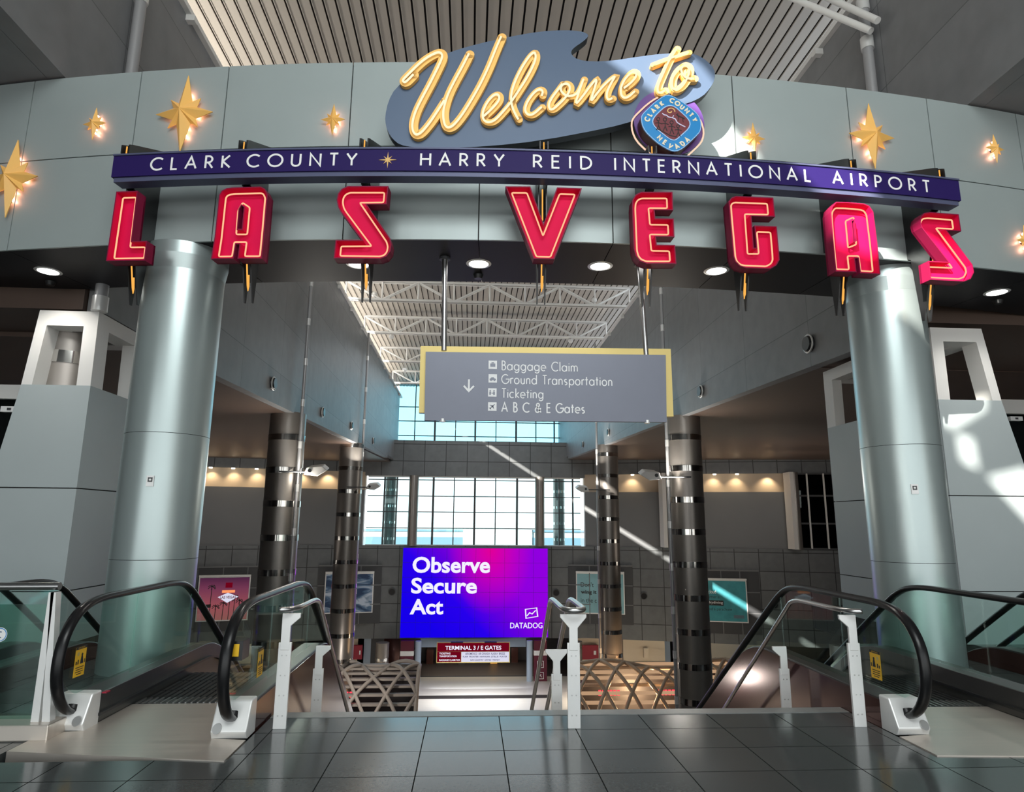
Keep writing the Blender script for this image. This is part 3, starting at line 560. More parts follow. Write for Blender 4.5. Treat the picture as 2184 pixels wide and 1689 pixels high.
def along(txt, path, hgt):
    P = [Vector(p) for p in bp(path)]; seg = [(P[i+1]-P[i]).length for i in range(len(P)-1)]; tot = sum(seg); n = len(txt)
    for i,chh in enumerate(txt):
        if chh == ' ': continue
        s_ = tot*(i+.5)/n; k = 0
        while k < len(seg)-1 and s_ > seg[k]: s_ -= seg[k]; k += 1
        d_ = (P[k+1]-P[k]).normalized(); o_c = P[k]+d_*s_; nn = Vector((-d_.y,d_.x)); wl_ = GL[chh][0]*.9
        g_ = lambda u,v,d: fr(o_c.x+d_.x*u+nn.x*v, o_c.y+d_.y*u+nn.y*v, d)
        stroke_text(mb, chh, g_, -wl_*hgt/2, None, -hgt/2, hgt, .017, DBG, DBG+.006, 'badgetext')
along('CLARK COUNTY', [(420,790),(520,600),(730,400),(900,290),(1010,265),(1150,330),(1400,520),(1560,680),(1620,800)], .052)
along('NEVADA', [(690,1120),(850,1265),(1010,1370),(1130,1400),(1290,1320),(1470,1180)], .052)
part_label(mb.build('badge_lettering', t), 'cream lettering around the border')
mb = MB(); ring = offset([tuple(p) for p in BO],-.075); mb.tube([fr(p[0],p[1],.47) for p in ring],.010,'neonbadge',8,True); part_label(mb.build('neon_tube', t), 'pale pink neon outline')
# ------------------------------------------------------------------ hanging direction sign
YS = 7.75
t = thing('direction_sign', 'grey hanging direction sign with white icons in a gold frame', 'sign', (.92,YS,3.3))
def sq(px,py,Y=YS): P = atY(px,py,Y); return (P.x,P.z)
fs = lambda u,v,d: Vector((u,YS-d,v))
cor = [sq(905,896),sq(1422,900),sq(1420,757),sq(908,750)]
mb = MB(); mb.plate(cor, fs, -.05, 0, 'signgrey', side='darkgrey', back=True); mb.build('panel', t)
g0 = [sq(894,882,YS+.12),sq(1433,890,YS+.12),sq(1427,747,YS+.12),sq(898,741,YS+.12)]
mb = MB(); mb.plate(g0, fs, -.14, -.051, 'signgold', back=True); part_label(mb.build('gold_frame', t), 'gold backing frame')
for a,b in (((949,538),(947,748)),((1363,556),(1378,758))):
    A = atY(*b,YS+.06); B = atY(*a,YS+.06); B = A+(B-A)*((ZS-A.z)/(B.z-A.z))
    mb = MB(); mb.cyl(A,B,.035,'steel',n=20); mb.cyl(B-Vector((0,0,.03)),B,.07,'darkgrey',n=20); mb.build('hanging_pole', t)
for px,py in ((944,900),(1380,903)):
    P = atY(px,py,YS+.03); mb = MB(); mb.cyl(P,P+Vector((0,0,.04)),.035,'satin',n=14); mb.build('bottom_cap', t)
mb = MB()
for w,xa,xb,yb,hp in (('Baggage Claim',1070,1232,789,19.5),('Ground Transportation',1070,1306,818,19.5),('Ticketing',1070,1159,848,19.5),('A B C & E Gates',1070,1247,878,19.5)):
    u0, v0 = sq(xa,yb); u1, _ = sq(xb,yb+1)
    stroke_text(mb, w, fs, u0, u1, v0, .113, .0125 if w[0]!='A' else .0155, .004, .004, 'signtext', track=.17)
part_label(mb.build('lettering', t), 'thin white sign lettering')
for k,(px,py,nm) in enumerate(((1051,778,'suitcase'),(1051,807,'car'),(1050,837,'ticket_counter'),(1050,867,'airplane'))):
    u, v = sq(px,py); e_ = .052; mb = MB(); mb.plate([(u-e_,v-e_),(u+e_,v-e_),(u+e_,v+e_),(u-e_,v+e_)], fs, 0, .003, 'signtext')
    I = lambda P: mb.plate([(u+a*e_,v+b*e_) for a,b in P], fs, .003, .005, 'signgrey')
    if k==0: I([(-.6,-.5),(.6,-.5),(.6,.3),(-.6,.3)]); I([(-.3,.36),(.3,.36),(.3,.6),(-.3,.6)])
    if k==1: I([(-.75,-.45),(.75,-.45),(.75,-.1),(.4,.0),(.2,.25),(-.3,.25),(-.5,0),(-.75,-.1)]); mb.disc((u-.4*e_,v-.5*e_),.16*e_,fs,.003,.006,'signgrey'); mb.disc((u+.4*e_,v-.5*e_),.16*e_,fs,.003,.006,'signgrey')
    if k==2: I([(-.7,-.6),(-.35,-.6),(-.3,.2),(-.7,.2)]); mb.disc((u-.5*e_,v+.42*e_),.17*e_,fs,.003,.006,'signgrey'); I([(.2,-.6),(.6,-.6),(.6,.2),(.2,.2)]); mb.disc((u+.4*e_,v+.42*e_),.17*e_,fs,.003,.006,'signgrey'); I([(-.2,-.25),(.2,-.25),(.2,-.1),(-.2,-.1)])
    if k==3:
        R_ = lambda P: [((a+b)*.7071,(b-a)*.7071) for a,b in P]
        I(R_([(-.08,-.75),(.08,-.75),(.1,.6),(0,.85),(-.1,.6)])); I(R_([(-.75,-.15),(.75,-.15),(.1,.3),(-.1,.3)])); I(R_([(-.35,-.75),(.35,-.75),(.08,-.5),(-.08,-.5)]))
    part_label(mb.build('icon', t), 'white square icon with '+nm.replace('_',' '))
u, v = sq(1000,822); mb = MB()
mb.ribbon([(u,v+.075),(u,v-.06)],.022,fs,0,.004,'signtext'); mb.ribbon([(u-.062,v-.005),(u,v-.072),(u+.062,v-.005)],.022,fs,0,.0045,'signtext')
part_label(mb.build('arrow', t), 'white downward arrow')
# ================================================================== HALL SHELL
XL, XR = -5.45, 6.75
def Zl(y): return 4.16+.0357*y
def Zr(y): return 4.28+.0385*y
WT = 10.85
mb = MB()
mb.yz([(3.9,8.7),(5.6,8.7),(5.6,7.36),(9.5,7.36),(9.5,4.62),(10.7,4.62),(10.7,Zl(10.7)),(42.5,Zl(42.5)),(42.5,Zl(42.5)+.2),(48,Zl(42.5)+.2),(48,WT),(3.9,WT)], XL-.25, XL, 'bulkpanel'); struct(mb.build('wall_left'))
mb = MB()
mb.yz([(3.9,8.7),(5.6,8.7),(5.6,7.36),(9.5,7.36),(9.5,Zr(9.5)),(45,Zr(45)),(45,Zr(45)+.2),(50,Zr(45)+.2),(50,WT),(3.9,WT)], XR, XR+.25, 'bulkpanel'); struct(mb.build('wall_right'))
def slab(mb, x0, x1, Y0, Y1, zf, th, m):
    mb.hexa([(x0,Y0,zf(Y0)),(x1,Y0,zf(Y0)),(x1,Y1,zf(Y1)),(x0,Y1,zf(Y1)),(x0,Y0,zf(Y0)+th),(x1,Y0,zf(Y0)+th),(x1,Y1,zf(Y1)+th),(x0,Y1,zf(Y1)+th)], m)
mb = MB(); slab(mb,-29,XL-.25,10.7,46,lambda y:Zl(min(y,42.5))+.02,.3,'brownsoffit'); struct(mb.build('ceiling_left'))
mb = MB(); slab(mb,XR+.25,30,12.4,46,lambda y:Zr(min(y,45))+.02,.3,'brownsoffit'); struct(mb.build('ceiling_right'))
mb = MB(); mb.box(-18,XL-.26,8.6,9.4,7.3,12.1,'wallgrey'); mb.box(XR+.26,19,8.6,9.4,7.3,12.1,'wallgrey'); mb.box(-18,-9.7,8.9,9.4,4.4,7.3,'wallgrey'); mb.box(10.9,19,8.9,9.4,4.4,7.3,'wallgrey'); mb.box(-29,XL-.26,9.41,10.7,4.64,7.4,'brownsoffit'); mb.box(XR+.26,30,9.41,12.4,4.80,7.4,'brownsoffit'); mb.box(-18,XL-.26,5.6,8.6,7.365,8.7,'bulkpanel'); mb.box(XR+.26,19,5.6,8.6,7.365,8.7,'bulkpanel'); struct(mb.build('wall_upper'))
# white beams along the wall tops
for xa,xb,nm in ((XL-.30,XL+.10,'trim_1'),(XR-.10,XR+.30,'trim_2')):
    mb = MB(); mb.box(xa,xb,3.9,49,WT,WT+.10,'whitesteel')
    for k in range(15): mb.box((xa+xb)/2-.26,(xa+xb)/2+.26,8+k*2.8,8.12+k*2.8,WT-.12,WT,'whitesteel')
    struct(mb.build(nm))
# ribbed metal deck roof
mb = MB(); RZ = 12.2; xx = -6.95
while xx < 8.9:
    mb.box(xx+.05,xx+.262,3.9,51,RZ,RZ+.03,'deck'); mb.box(xx+.045,xx+.062,3.9,51,RZ-.015,RZ+.03,'deck'); xx += .262
mb.box(-6.95,9.0,3.9,51,RZ+.06,RZ+.12,'deckgap'); struct(mb.build('ceiling_deck'))
# roof trusses
def truss(Y, label, brace=False):
    t = thing('roof_truss', label, 'truss', (.65,Y,11.0), 'white roof trusses')
    xa, xb = XL-.1, XR+.1; zb, zt = 11.02, 11.86; n = 8; st = (xb-xa)/n
    for z,nm in ((zb,'bottom_chord'),(zt,'top_chord')):
        mb = MB()
        for o_ in (-.11,.11): mb.cyl((xa,Y+o_,z),(xb,Y+o_,z),.05,'whitesteel',n=10)
        mb.build(nm, t)
    for i in range(n+1):
        mb = MB(); mb.cyl((xa+i*st,Y,zb),(xa+i*st,Y,zt),.04,'whitesteel',n=8); mb.build('vertical_strut', t)
    for i in range(n):
        a,b = ((zb,zt) if i%2 else (zt,zb)); mb = MB()
        for o_ in (-.09,.09): mb.cyl((xa+i*st,Y+o_,a),(xa+(i+1)*st,Y+o_,b),.036,'whitesteel',n=8)
        mb.build('diagonal_strut', t)
    return t
for Y,w in ((21.6,'first behind the portal'),(27,'second behind the portal, just below it'),(32,'third from the portal, wholly in view'),(38,'fourth from the portal, beside the hanging sign'),(44.2,'last one before the far clerestory')): truss(Y,'white tubular roof truss, '+w)
for k,(a,b,w) in enumerate((((1700,0),(1858,66),'nearer'),((1755,-12),(1872,44),'farther'))):
    A = atZ(a[0]-60,a[1]-25,11.9); B = atX(*b,XR-.2); mb = MB(); mb.cyl(A,B,.058,'whitesteel',n=14); tag(mb.build('roof_brace'), w+' of two white diagonal brace pipes at the top right', 'pipe', 'white roof brace pipes')
# pendant globes on the truss chords
for px,py,Y,w in ((799,628,27,'left end of the nearest visible truss'),(1267,640,27,'right end of the nearest visible truss'),(835,718,32,'left end of the truss wholly in view'),(1217,727,32,'right end of the truss wholly in view'),(863,788,38,'truss just left of the hanging sign')):
    P = atY(px,py,Y); t = thing('globe_lamp', 'small white globe lamp under the '+w, 'lamp', P, 'globe lamps under the trusses')
    mb = MB(); bmesh.ops.create_uvsphere(mb.bm,u_segments=14,v_segments=8,radius=.13,matrix=Matrix.Translation(P)); mb.mi('whitesteel'); mb.build('globe', t)
    mb = MB(); mb.cyl(P,(P.x,P.y,11.0),.02,'whitesteel',n=8); mb.build('stem', t)
# wall pipes with collars beside each bulkhead column
def wpipe(px, py, Y, r, z0, z1, cols, label, side):
    P = atY(px,py,Y); x0 = P.x; t = thing('wall_pipe', label, 'pipe', (x0,Y,z0), 'pale conduits on the bulkhead walls')
    mb = MB(); mb.cyl((x0,Y,z0),(x0,Y,z1),r,'pipe',n=20); mb.build('pipe', t)
    for z in cols: mb = MB(); mb.cyl((x0,Y,z-.11),(x0,Y,z+.11),r*1.22,'collar',n=20); mb.build('collar', t)
wpipe(289,90,9.2,.085,4.6,10.9,[10.55,9.75,7.75,4.66],'thick grey wall pipe with collars at the upper left, above the left tower',-1)
wpipe(1850,100,9.35,.085,4.7,10.9,[10.5,9.75,7.6,4.85],'thick grey wall pipe with collars at the upper right, above the right tower',1)
wpipe(657,700,20.0,.05,-8.55,10.9,[z*1.3 for z in range(-4,9)],'pale wall pipe beside the nearest banded column on the left',-1)
wpipe(1413,700,20.6,.05,-8.55,10.9,[z*1.3+.3 for z in range(-4,9)],'pale wall pipe beside the nearest banded column on the right',1)
wpipe(782,800,31.7,.055,-8.55,10.9,[z*1.6 for z in range(-3,7)],'pale wall pipe beside the farther banded column on the left',-1)
wpipe(1271,860,32.6,.055,-8.55,10.9,[z*1.6+.4 for z in range(-3,7)],'pale wall pipe beside the farther banded column on the right',1)
# ------------------------------------------------------------------ banded columns
def bcol(px, py, Y, r, z0, z1, pitch, zb0, label, group, x0=None):
    x0 = atY(px,py,Y).x if x0 is None else x0
    t = thing('banded_column', label, 'column', (x0,Y,z0), group)
    mb = MB(); mb.cyl((x0,Y,z0),(x0,Y,z1),r,'bronze',n=48); mb.build('shaft', t)
    z = zb0
    while z < z1-.1:
        if z > z0+.1: mb = MB(); mb.cyl((x0,Y,z-.09),(x0,Y,z+.09),r+.014,'bandsteel',n=48); mb.build('band', t)
        z += pitch
    return t
ga = 'tall bronze columns with steel bands'
bcol(607,1000,20.4,.535,-8.55,Zl(20.4)+.02,1.0,-8.0+.13,'nearest tall banded bronze column on the left of the hall',ga)
bcol(745,1050,31.6,.555,-8.55,Zl(31.6)+.02,1.08,-8.0+.2,'farther tall banded bronze column on the left, beside the advertising screen',ga)
bcol(1461,1000,20.8,.55,-8.55,Zr(20.8)+.02,1.0,-8.0+.38,'nearest tall banded bronze column on the right, with a sun patch',ga)
bcol(1296,1050,33.,.56,-8.55,Zr(33)+.02,1.08,-8.0+.1,'farther tall banded bronze column on the right, hiding part of a poster',ga)
# ------------------------------------------------------------------ far wall, in three faces
FW = [(-29.,40.0),(-7.35,45.8),(8.05,45.8),(30.,40.0)]
def wy(X): return 45.8 if FW[1][0] <= X <= FW[2][0] else (45.8+(X-FW[1][0])*(45.8-FW[0][1])/(FW[1][0]-FW[0][0]) if X < 0 else 45.8+(X-FW[2][0])*(FW[3][1]-45.8)/(FW[3][0]-FW[2][0]))
def atW(px, py, off=0.):        # pixel -> point on the far wall, off metres in front of it
    Y = 44.
    for _ in range(12): P = atY(px,py,Y); Y = wy(P.x)-off
    return P
class WF:                       # flat frame on the far wall between two pixel columns
    def __init__(s, px0, px1, py0, py1, off):
        a, b = atW(px0,(py0+py1)/2,off), atW(px1,(py0+py1)/2,off); s.a = a; s.T = Vector((b.x-a.x,b.y-a.y,0)); s.w = s.T.length; s.N = Vector((s.T.y,-s.T.x,0)).normalized()
        s.z0, s.z1 = atW((px0+px1)/2,py1,off).z, atW((px0+px1)/2,py0,off).z; s.h = s.z1-s.z0
    def __call__(s, u, v, d): q = s.a+s.T*u+s.N*d; return Vector((q.x,q.y,s.z0+v*s.h))
    def rect(s, mb, u0, u1, v0, v1, d0, d1, m): mb.plate([(u0,v0),(u1,v0),(u1,v1),(u0,v1)], s, d0, d1, m, back=True)
def strip(mb, seg, z0, z1, th, m, dy=0.):
    (xa,ya),(xb,yb) = seg; mb.hexa([(xa,ya+dy,z0),(xb,yb+dy,z0),(xb,yb+th+dy,z0),(xa,ya+th+dy,z0),(xa,ya+dy,z1),(xb,yb+dy,z1),(xb,yb+th+dy,z1),(xa,ya+th+dy,z1)], m)
LW, CW, RW = (FW[0],FW[1]), (FW[1],FW[2]), (FW[2],FW[3])
ZW0, ZW1, ZC0, ZC1 = 0.0, 4.75, 7.25, 10.9
LB = -6.05
mb = MB()
for sgm in (LW,RW):
    strip(mb,sgm,LB,.0,.5,'farpanel'); strip(mb,sgm,.0,3.75,.5,'wallgrey',.06); strip(mb,sgm,3.75,5.0,.5,'beige',.35); strip(mb,sgm,5.0,7.3,.5,'farpanel')
strip(mb,CW,LB,ZW0,.5,'farpanel'); strip(mb,CW,ZW1,ZC0,.6,'farpanel')
mb.box(-29,XL-.1,46.2,46.5,6.5,13,'wallgrey'); mb.box(XR+.1,30,46.2,46.5,6.5,13,'wallgrey')
struct(mb.build('wall_far'))
# glazing
def glazed(name, x0, x1, z0, z1, Y, gm, xs, zs, thick):
    mb = MB(); mb.box(x0,x1,Y+.05,Y+.07,z0,z1,gm); o = struct(mb.build(name))
    mb = MB()
    for q,w in xs: mb.box(q-w/2,q+w/2,Y-.05,Y+.16,z0,z1,'darkgrey')
    for q in zs: mb.box(x0,x1,Y-.02,Y+.14,q-.03,q+.03,'darkgrey')
    mb.box(x0,x1,Y-.1,Y+.2,z0-.12,z0,'whitesteel'); mb.box(x0,x1,Y-.1,Y+.2,z1-.06,z1+.06,'whitesteel')
    mb.build('window_frame', o); return o
YW = 46.0
xs = [(atY(px,1092,YW).x,w) for px,w in ((923,.14),(967.5,.07),(1012,.14),(1056.5,.07),(1102.6,.14),(845,.08),(818,.1),(1192,.08),(1222,.1))]
zs = [atY(1012,py,YW).z for py in (1024.6,1059,1092.6,1127)]
glazed('window_1',-7.15,7.75,.06,4.72,YW,'window',xs,zs,.1)
YC = 49.4
xs = [(atY(px,900,YC).x,w) for px,w in ((885,.07),(928,.14),(972,.07),(1014,.14),(1058,.07),(1101,.14),(1143,.07),(1182,.1))]
zs = [atY(1012,py,YC).z for py in (870,900,931)]
glazed('window_2',XL-.2,XR+.6,7.4,RZ,YC,'clerestory',xs,zs,.1)
mb = MB(); mb.box(XL-.3,XR+.4,46.4,49.6,7.15,7.3,'wallgrey'); struct(mb.build('trim_3'))
for px,w in ((881,'left of the large far window'),(1151,'right of the large far window')):
    P = atY(px,1090,45.5); mb = MB(); mb.cyl((P.x,45.5,ZW0),(P.x,45.5,4.75),.33,'bronze',n=32); mb.cyl((P.x,45.5,4.2),(P.x,45.5,4.5),.20,'bandsteel',n=16); tag(mb.build('window_column'), 'slim dark column '+w, 'column', 'slim columns beside the far window')
for px,w in ((832,'outside the left side bay of the far window'),(1192,'outside the right side bay of the far window')):
    bcol(px,1090,48.,.42,-4.,4.9,1.15,.4,'banded grey column '+w,'banded columns outside the far window')
# beige recess downlights
for k,(px,py,w) in enumerate(((449,1001,'first from the left column'),(497,1003,'second from the left column'),(547,1007,'third from the left column'),(1349,1018,'right of the far right banded column'),(1524,1015,'first right of the near right banded column'),(1572,1013,'second right of the near right banded column'))):
    P = atW(px,py,.12); P.z = 4.97; t = thing('wall_washer', 'tiny warm downlight over the lit beige recess, '+w, 'light', P, 'tiny downlights over the beige recess')
    mb = MB(); mb.cyl(P,P-Vector((0,0,.07)),.11,'warmlamp',n=12); mb.build('lens', t)
    mb = MB(); mb.cyl(P+Vector((0,0,.02)),P,.14,'darkgrey',n=12); mb.build('housing', t)
    spot('washer_lamp', P-Vector((0,0,.09)), P+Vector((0,.40,-1.2)), 40, (1,.78,.5), 1.9, .8, .08)
for px in (640,700,1640): 
    P = atW(px,1010,.12); spot('washer_lamp', (P.x,P.y,4.88), (P.x,P.y+.4,3.7), 40, (1,.78,.5), 1.9, .8, .08)
# right hand wing windows and fins
f = WF(1700,1785,1010,1176,.0); f.z0, f.z1 = .08, 4.95; f.h = f.z1-f.z0
mb = MB(); f.rect(mb,0,1,0,1,.06,.08,'darkglass'); f.rect(mb,0,1,0,1,-.1,.02,'shopdark'); o = struct(mb.build('window_3')); mb = MB()
for q in (0,.3,.72,1): f.rect(mb,q-.02,q+.02,0,1,.05,.16,'whitesteel')
for q in (0,.33,.70,1): f.rect(mb,0,1,q-.012,q+.012,.05,.14,'darkgrey')
mb.build('window_frame', o)
for px,Y,w in ((1418,atW(1418,1100,.1).y,'between the two right banded columns'),(1688,atW(1688,1100,.1).y,'beside the dark far right window')):
    P = atY(px,1100,Y); mb = MB(); mb.box(P.x-.38,P.x-.12,Y-.9,Y,.05,5.0,'whitesteel'); mb.cyl((P.x+.14,Y-.4,.02),(P.x+.14,Y-.4,5.0),.26,'bronze',n=24); tag(mb.build('wall_fin'), 'white vertical fin with dark column '+w, 'wall fin', 'vertical fins on the right far wall')
# ------------------------------------------------------------------ round wall speakers
for px,py,w in ((836,1262,'left of the advertising screen'),(1186,1264,'right of the advertising screen'),(1373,1271,'between the two right posters'),(1652,1290,'right of the skydiving poster'),(1737,1293,'farthest right on the far wall')):
    P = atW(px,py,.03); Y = P.y; t = thing('wall_speaker','round black wall speaker '+w,'speaker',P,'round speakers on the far wall')
    mb = MB(); mb.cyl((P.x,Y+.02,P.z),(P.x,Y-.06,P.z),.20,'black',n=24); mb.build('cone', t); mb = MB(); mb.tube([(P.x+.21*math.cos(a*PI/12),Y-.05,P.z+.21*math.sin(a*PI/12)) for a in range(24)],.025,'darkgrey',6,True); mb.build('rim', t)
for px,py,sd,w in ((580,818,0,'nearest on the left bulkhead'),(686,879,0,'second on the left bulkhead'),(748,908,0,'third on the left bulkhead'),(795,940,0,'farthest on the left bulkhead'),(1728,733,1,'nearest on the right bulkhead'),(1497,835,1,'second on the right bulkhead'),(1299,922,1,'third on the right bulkhead'),(1244,948,1,'farthest on the right bulkhead')):
    X = XL if sd==0 else XR; s_ = 1 if sd==0 else -1; P = atX(px,py,X); r = .17
    t = thing('bulkhead_speaker','black oval wall speaker, '+w,'speaker',P,'oval speakers on the bulkhead walls')
    mb = MB(); mb.cyl((X,P.y,P.z),(X+s_*.10,P.y,P.z),r,'black',r*.85,n=24); mb.build('grille', t); mb = MB(); mb.tube([(X+s_*.05,P.y+r*1.05*math.cos(a*PI/12),P.z+r*1.05*math.sin(a*PI/12)) for a in range(24)],.02,'satin',6,True); mb.build('rim', t)
# ------------------------------------------------------------------ floodlights clamped to the banded columns
for (px,py,Y,cx,s_,w) in ((673,1003,20.1,607,1,'nearest left banded column'),(795,1037,31.3,745,1,'farther left banded column'),(1388,1013,20.5,1461,-1,'nearest right banded column'),(1243,1042,32.7,1296,-1,'farther right banded column')):
    P = atY(px,py,Y-.5); Q = atY(cx,py+2,Y); t = thing('floodlight','white uplight floodlight on an arm from the '+w,'floodlight',P,'floodlights on the banded columns'); r = .55
    mb = MB(); mb.cyl((Q.x,Y-.56,P.z-.05),(P.x,P.y,P.z-.05),.025,'darkgrey',n=8); mb.build('arm', t)
    mb = MB(); k = .5
    out = [(-.27,-.11),(-.20,.10),(.24,.14),(.40,.02),(.12,-.15)]
    mb.prism([(a*s_,b) for a,b in out], lambda p:(P.x+p[0],P.y-.28,P.z+p[1]-.04), lambda p:(P.x+p[0]*.9,P.y+.22,P.z+p[1]+.07), 'whitesteel'); mb.build('lamp_head', t, bevel=.02)
    mb = MB(); mb.cyl((P.x-.10*s_,P.y-.30,P.z-.03),(P.x-.10*s_,P.y-.26,P.z-.03),.055,'black',n=14); mb.build('pivot', t)
# ------------------------------------------------------------------ LED screen
YL = 45.45
t = thing('led_screen','huge blue to magenta screen reading Observe Secure Act','screen',atY(1010,1265,YL))
A = atY(853,1360,YL); B = atY(1168,1170,YL); x0,x1,z0,z1 = A.x,B.x,A.z,B.z
fl = lambda u,v,d: Vector((x0+u*(x1-x0),YL-d,z0+v*(z1-z0)))
mb = MB(); mb.box(x0-.06,x1+.06,YL+.01,YL+.36,z0-.06,z1+.06,'purpletrim'); mb.build('housing', t)
mb = MB(); mb.plate([(0,0),(1,0),(1,1),(0,1)], fl, 0, .004, 'ledpicture'); part_label(mb.build('picture', t),'blue and magenta gradient picture')
mb = MB()
def lp(px,py): return ((px-(853+(1360-py)*.016))/(1168-857.), (1361-py)/190.)
for w,a,b,c,d in (('Observe',876,1225,1042,1190),('Secure',874,1269,1014,1235),('Act',872,1313,943,1280)):
    p,q = lp(a,b),lp(c,d); font_text(mb,w,fl,p[0],p[1],q[0],q[1],.02,'textwhite',bold=.028)
p,q = lp(1084,1342),lp(1153,1330); font_text(mb,'DATADOG',fl,p[0],p[1],q[0],q[1],.02,'textwhite',bold=.012)
part_label(mb.build('lettering', t),'pale bold advert words')
mb = MB(); P = [lp(1117,1302),lp(1141,1299),lp(1143,1317),lp(1118,1321)]
mb.ribbon(P,.008,fl,.004,.02,'textwhite',closed=True); mb.ribbon([lp(1120,1316),lp(1126,1309),lp(1131,1312),lp(1139,1304)],.008,fl,.004,.02,'textwhite')
part_label(mb.build('chart_card', t),'small white outlined chart card')
mb = MB()
for i in range(1,10): mb.plate([(i/10-.0006,0),(i/10+.0006,0),(i/10+.0006,1),(i/10-.0006,1)],fl,.004,.008,'purple')
for i in range(1,6): mb.plate([(0,i/6-.001),(1,i/6-.001),(1,i/6+.001),(0,i/6+.001)],fl,.004,.008,'purple')
mb.build('module_seams', t)
# ------------------------------------------------------------------ posters in dark recessed bays
def bay(name, px0,px1,py0,py1):
    f = WF(px0,px1,py0,py1,.0); mb = MB(); f.rect(mb,0,1,0,1,-.2,.04,'darkgrey'); e = .03
    for i in (1,2): f.rect(mb,i/3-e/f.w,i/3+e/f.w,0,1,.03,.07,'wallgrey'); f.rect(mb,0,1,i/3-e/f.h,i/3+e/f.h,.03,.07,'wallgrey')
    f.rect(mb,0,1,1,1+.08/f.h,.0,.12,'wallgrey'); struct(mb.build(name))
bay('trim_4',418,575,1210,1345); bay('trim_5',676,812,1207,1330); bay('trim_6',1212,1350,1207,1330); bay('trim_7',1500,1622,1218,1352)
def poster(px0,px1,py0,py1,Y,m,label,skew=0):
    f = WF(px0,px1,py0,py1,.16); t = thing('poster',label,'poster',f(.5,0,0),'framed posters on the far wall'); a,b = .07/f.w,.07/f.h
    mb = MB(); f.rect(mb,-a,1+a,-b,1+b,-.08,-.004,'satin'); f.rect(mb,-a,1+a,1+b,1+b*2.4,-.08,.14,'satin'); mb.build('frame', t)
    mb = MB(); mb.plate([(0,0),(1,0),(1,1),(0,1)],f,0,.004,m); mb.build('print', t); return t,f
t,f = poster(423,529,1232,1322,42.9,'sunset','sunset poster with palm trees and a glowing diamond city sign')
mb = MB()
for u,h_ in ((.24,.80),(.72,.55),(.62,.5),(.35,.33),(.5,.40),(.82,.45),(.9,.3)):
    mb.ribbon([(u,0),(u+.01,h_)],.014,f,.004,.012,'shopdark')
    for a in range(7): q = a*PI/3.2-.3; mb.ribbon([(u+.01,h_),(u+.01+.05*math.cos(q),h_+.045*math.sin(q)),(u+.01+.085*math.cos(q),h_+.05*math.sin(q)-.04)],.014,f,.004,.012,'shopdark')
part_label(mb.build('palm_silhouettes', t),'black palm silhouettes')
mb = MB(); mb.plate([(.38,.54),(.58,.40),(.80,.54),(.58,.64)],f,.012,.02,'signwhite'); mb.plate([(.46,.64),(.72,.64),(.72,.70),(.46,.70)],f,.012,.018,'emorange'); mb.plate([(.52,.76),(.66,.76),(.66,.88),(.52,.88)],f,.012,.018,'emred'); font_text(mb,'LAS VEGAS',f,.43,.50,.75,.565,.024,'red',bold=.02); mb.plate([(.02,.28),(.26,.30),(.26,.38),(.02,.36)],f,.012,.02,'ink')
part_label(mb.build('diamond_sign', t),'glowing diamond sign graphic')
t,f = poster(694,794,1224,1305,45.2,'wave','poster of a dark blue breaking wave and snowy ridge')
t,f = poster(1231,1330,1224,1307,45.2,'tealtop','pale teal poster reading Dont wing it, partly behind a column')
mb = MB(); font_text(mb,"Don't",f,.08,.66,.36,.78,.01,'ink'); font_text(mb,'wing it',f,.08,.455,.42,.575,.01,'ink',bold=.03); font_text(mb,'in the c',f,.08,.26,.42,.37,.01,'ink'); part_label(mb.build('lettering', t),'dark poster words')
t,f = poster(1508,1592,1239,1325,43.4,'teal','teal poster with the word skydiving in a dark pill')
mb = MB(); font_text(mb,'cloud',f,.04,.68,.24,.77,.01,'white'); font_text(mb,'partner is',f,-.0,.54,.32,.63,.01,'ink'); mb.plate([(.0,.38),(.42,.38),(.42,.51),(.0,.51)],f,.004,.012,'ink'); font_text(mb,'skydiving',f,.02,.41,.40,.49,.02,'white'); font_text(mb,'and a parachute',f,.0,.24,.62,.33,.01,'ink'); mb.plate([(.66,.08),(.92,.08),(.92,.16),(.66,.16)],f,.004,.012,'outdark'); part_label(mb.build('lettering', t),'poster words')
# ================================================================== LOWER HALL
ZF = -8.6
mb = MB(); mb.box(-29,30,4.,52,ZF-.3,ZF,'lowerfloor'); mb.box(-3.9,4.9,40.9,41.6,ZF,ZF+.012,'deckgap'); struct(mb.build('floor_lower'))
mb = MB(); mb.box(-29,30,51.6,52,ZF,LB+.5,'shopdark'); mb.box(-29,30,46.4,46.6,ZF,ZF+.06,'shopdark'); mb.box(-29,30,46.6,51.6,ZF,ZF+.01,'shopdark'); mb.box(-29,30,45.9,51.6,LB-.02,LB+.3,'shopdark')
for a,b in ((400,575),(1334,1424),(1515,1680)):
    P,Q = atY(a,1400,45.0),atY(b,1400,45.0); mb.box(P.x,Q.x,45.6,45.8,-7.55,LB,'cream')
    mb.box(P.x,Q.x,45.5,45.8,-7.65,-7.55,'wallgrey')
P,Q = atY(897,1365,46.5),atY(1122,1365,46.5); mb.box(P.x,Q.x,46.6,46.9,-6.75,LB,'bluegrey'); 
for a,b,m_ in ((696,724,'cream'),(745,775,'cream'),(762,790,'bluegrey'),(790,818,'darkgrey'),(818,852,'brownpanel'),(1228,1300,'cream'),(1410,1430,'bluegrey')):
    P,Q = atY(a,1400,46.2),atY(b,1400,46.2); mb.box(P.x,Q.x,46.2,46.6,ZF,LB,m_)
struct(mb.build('wall_far_lower'))
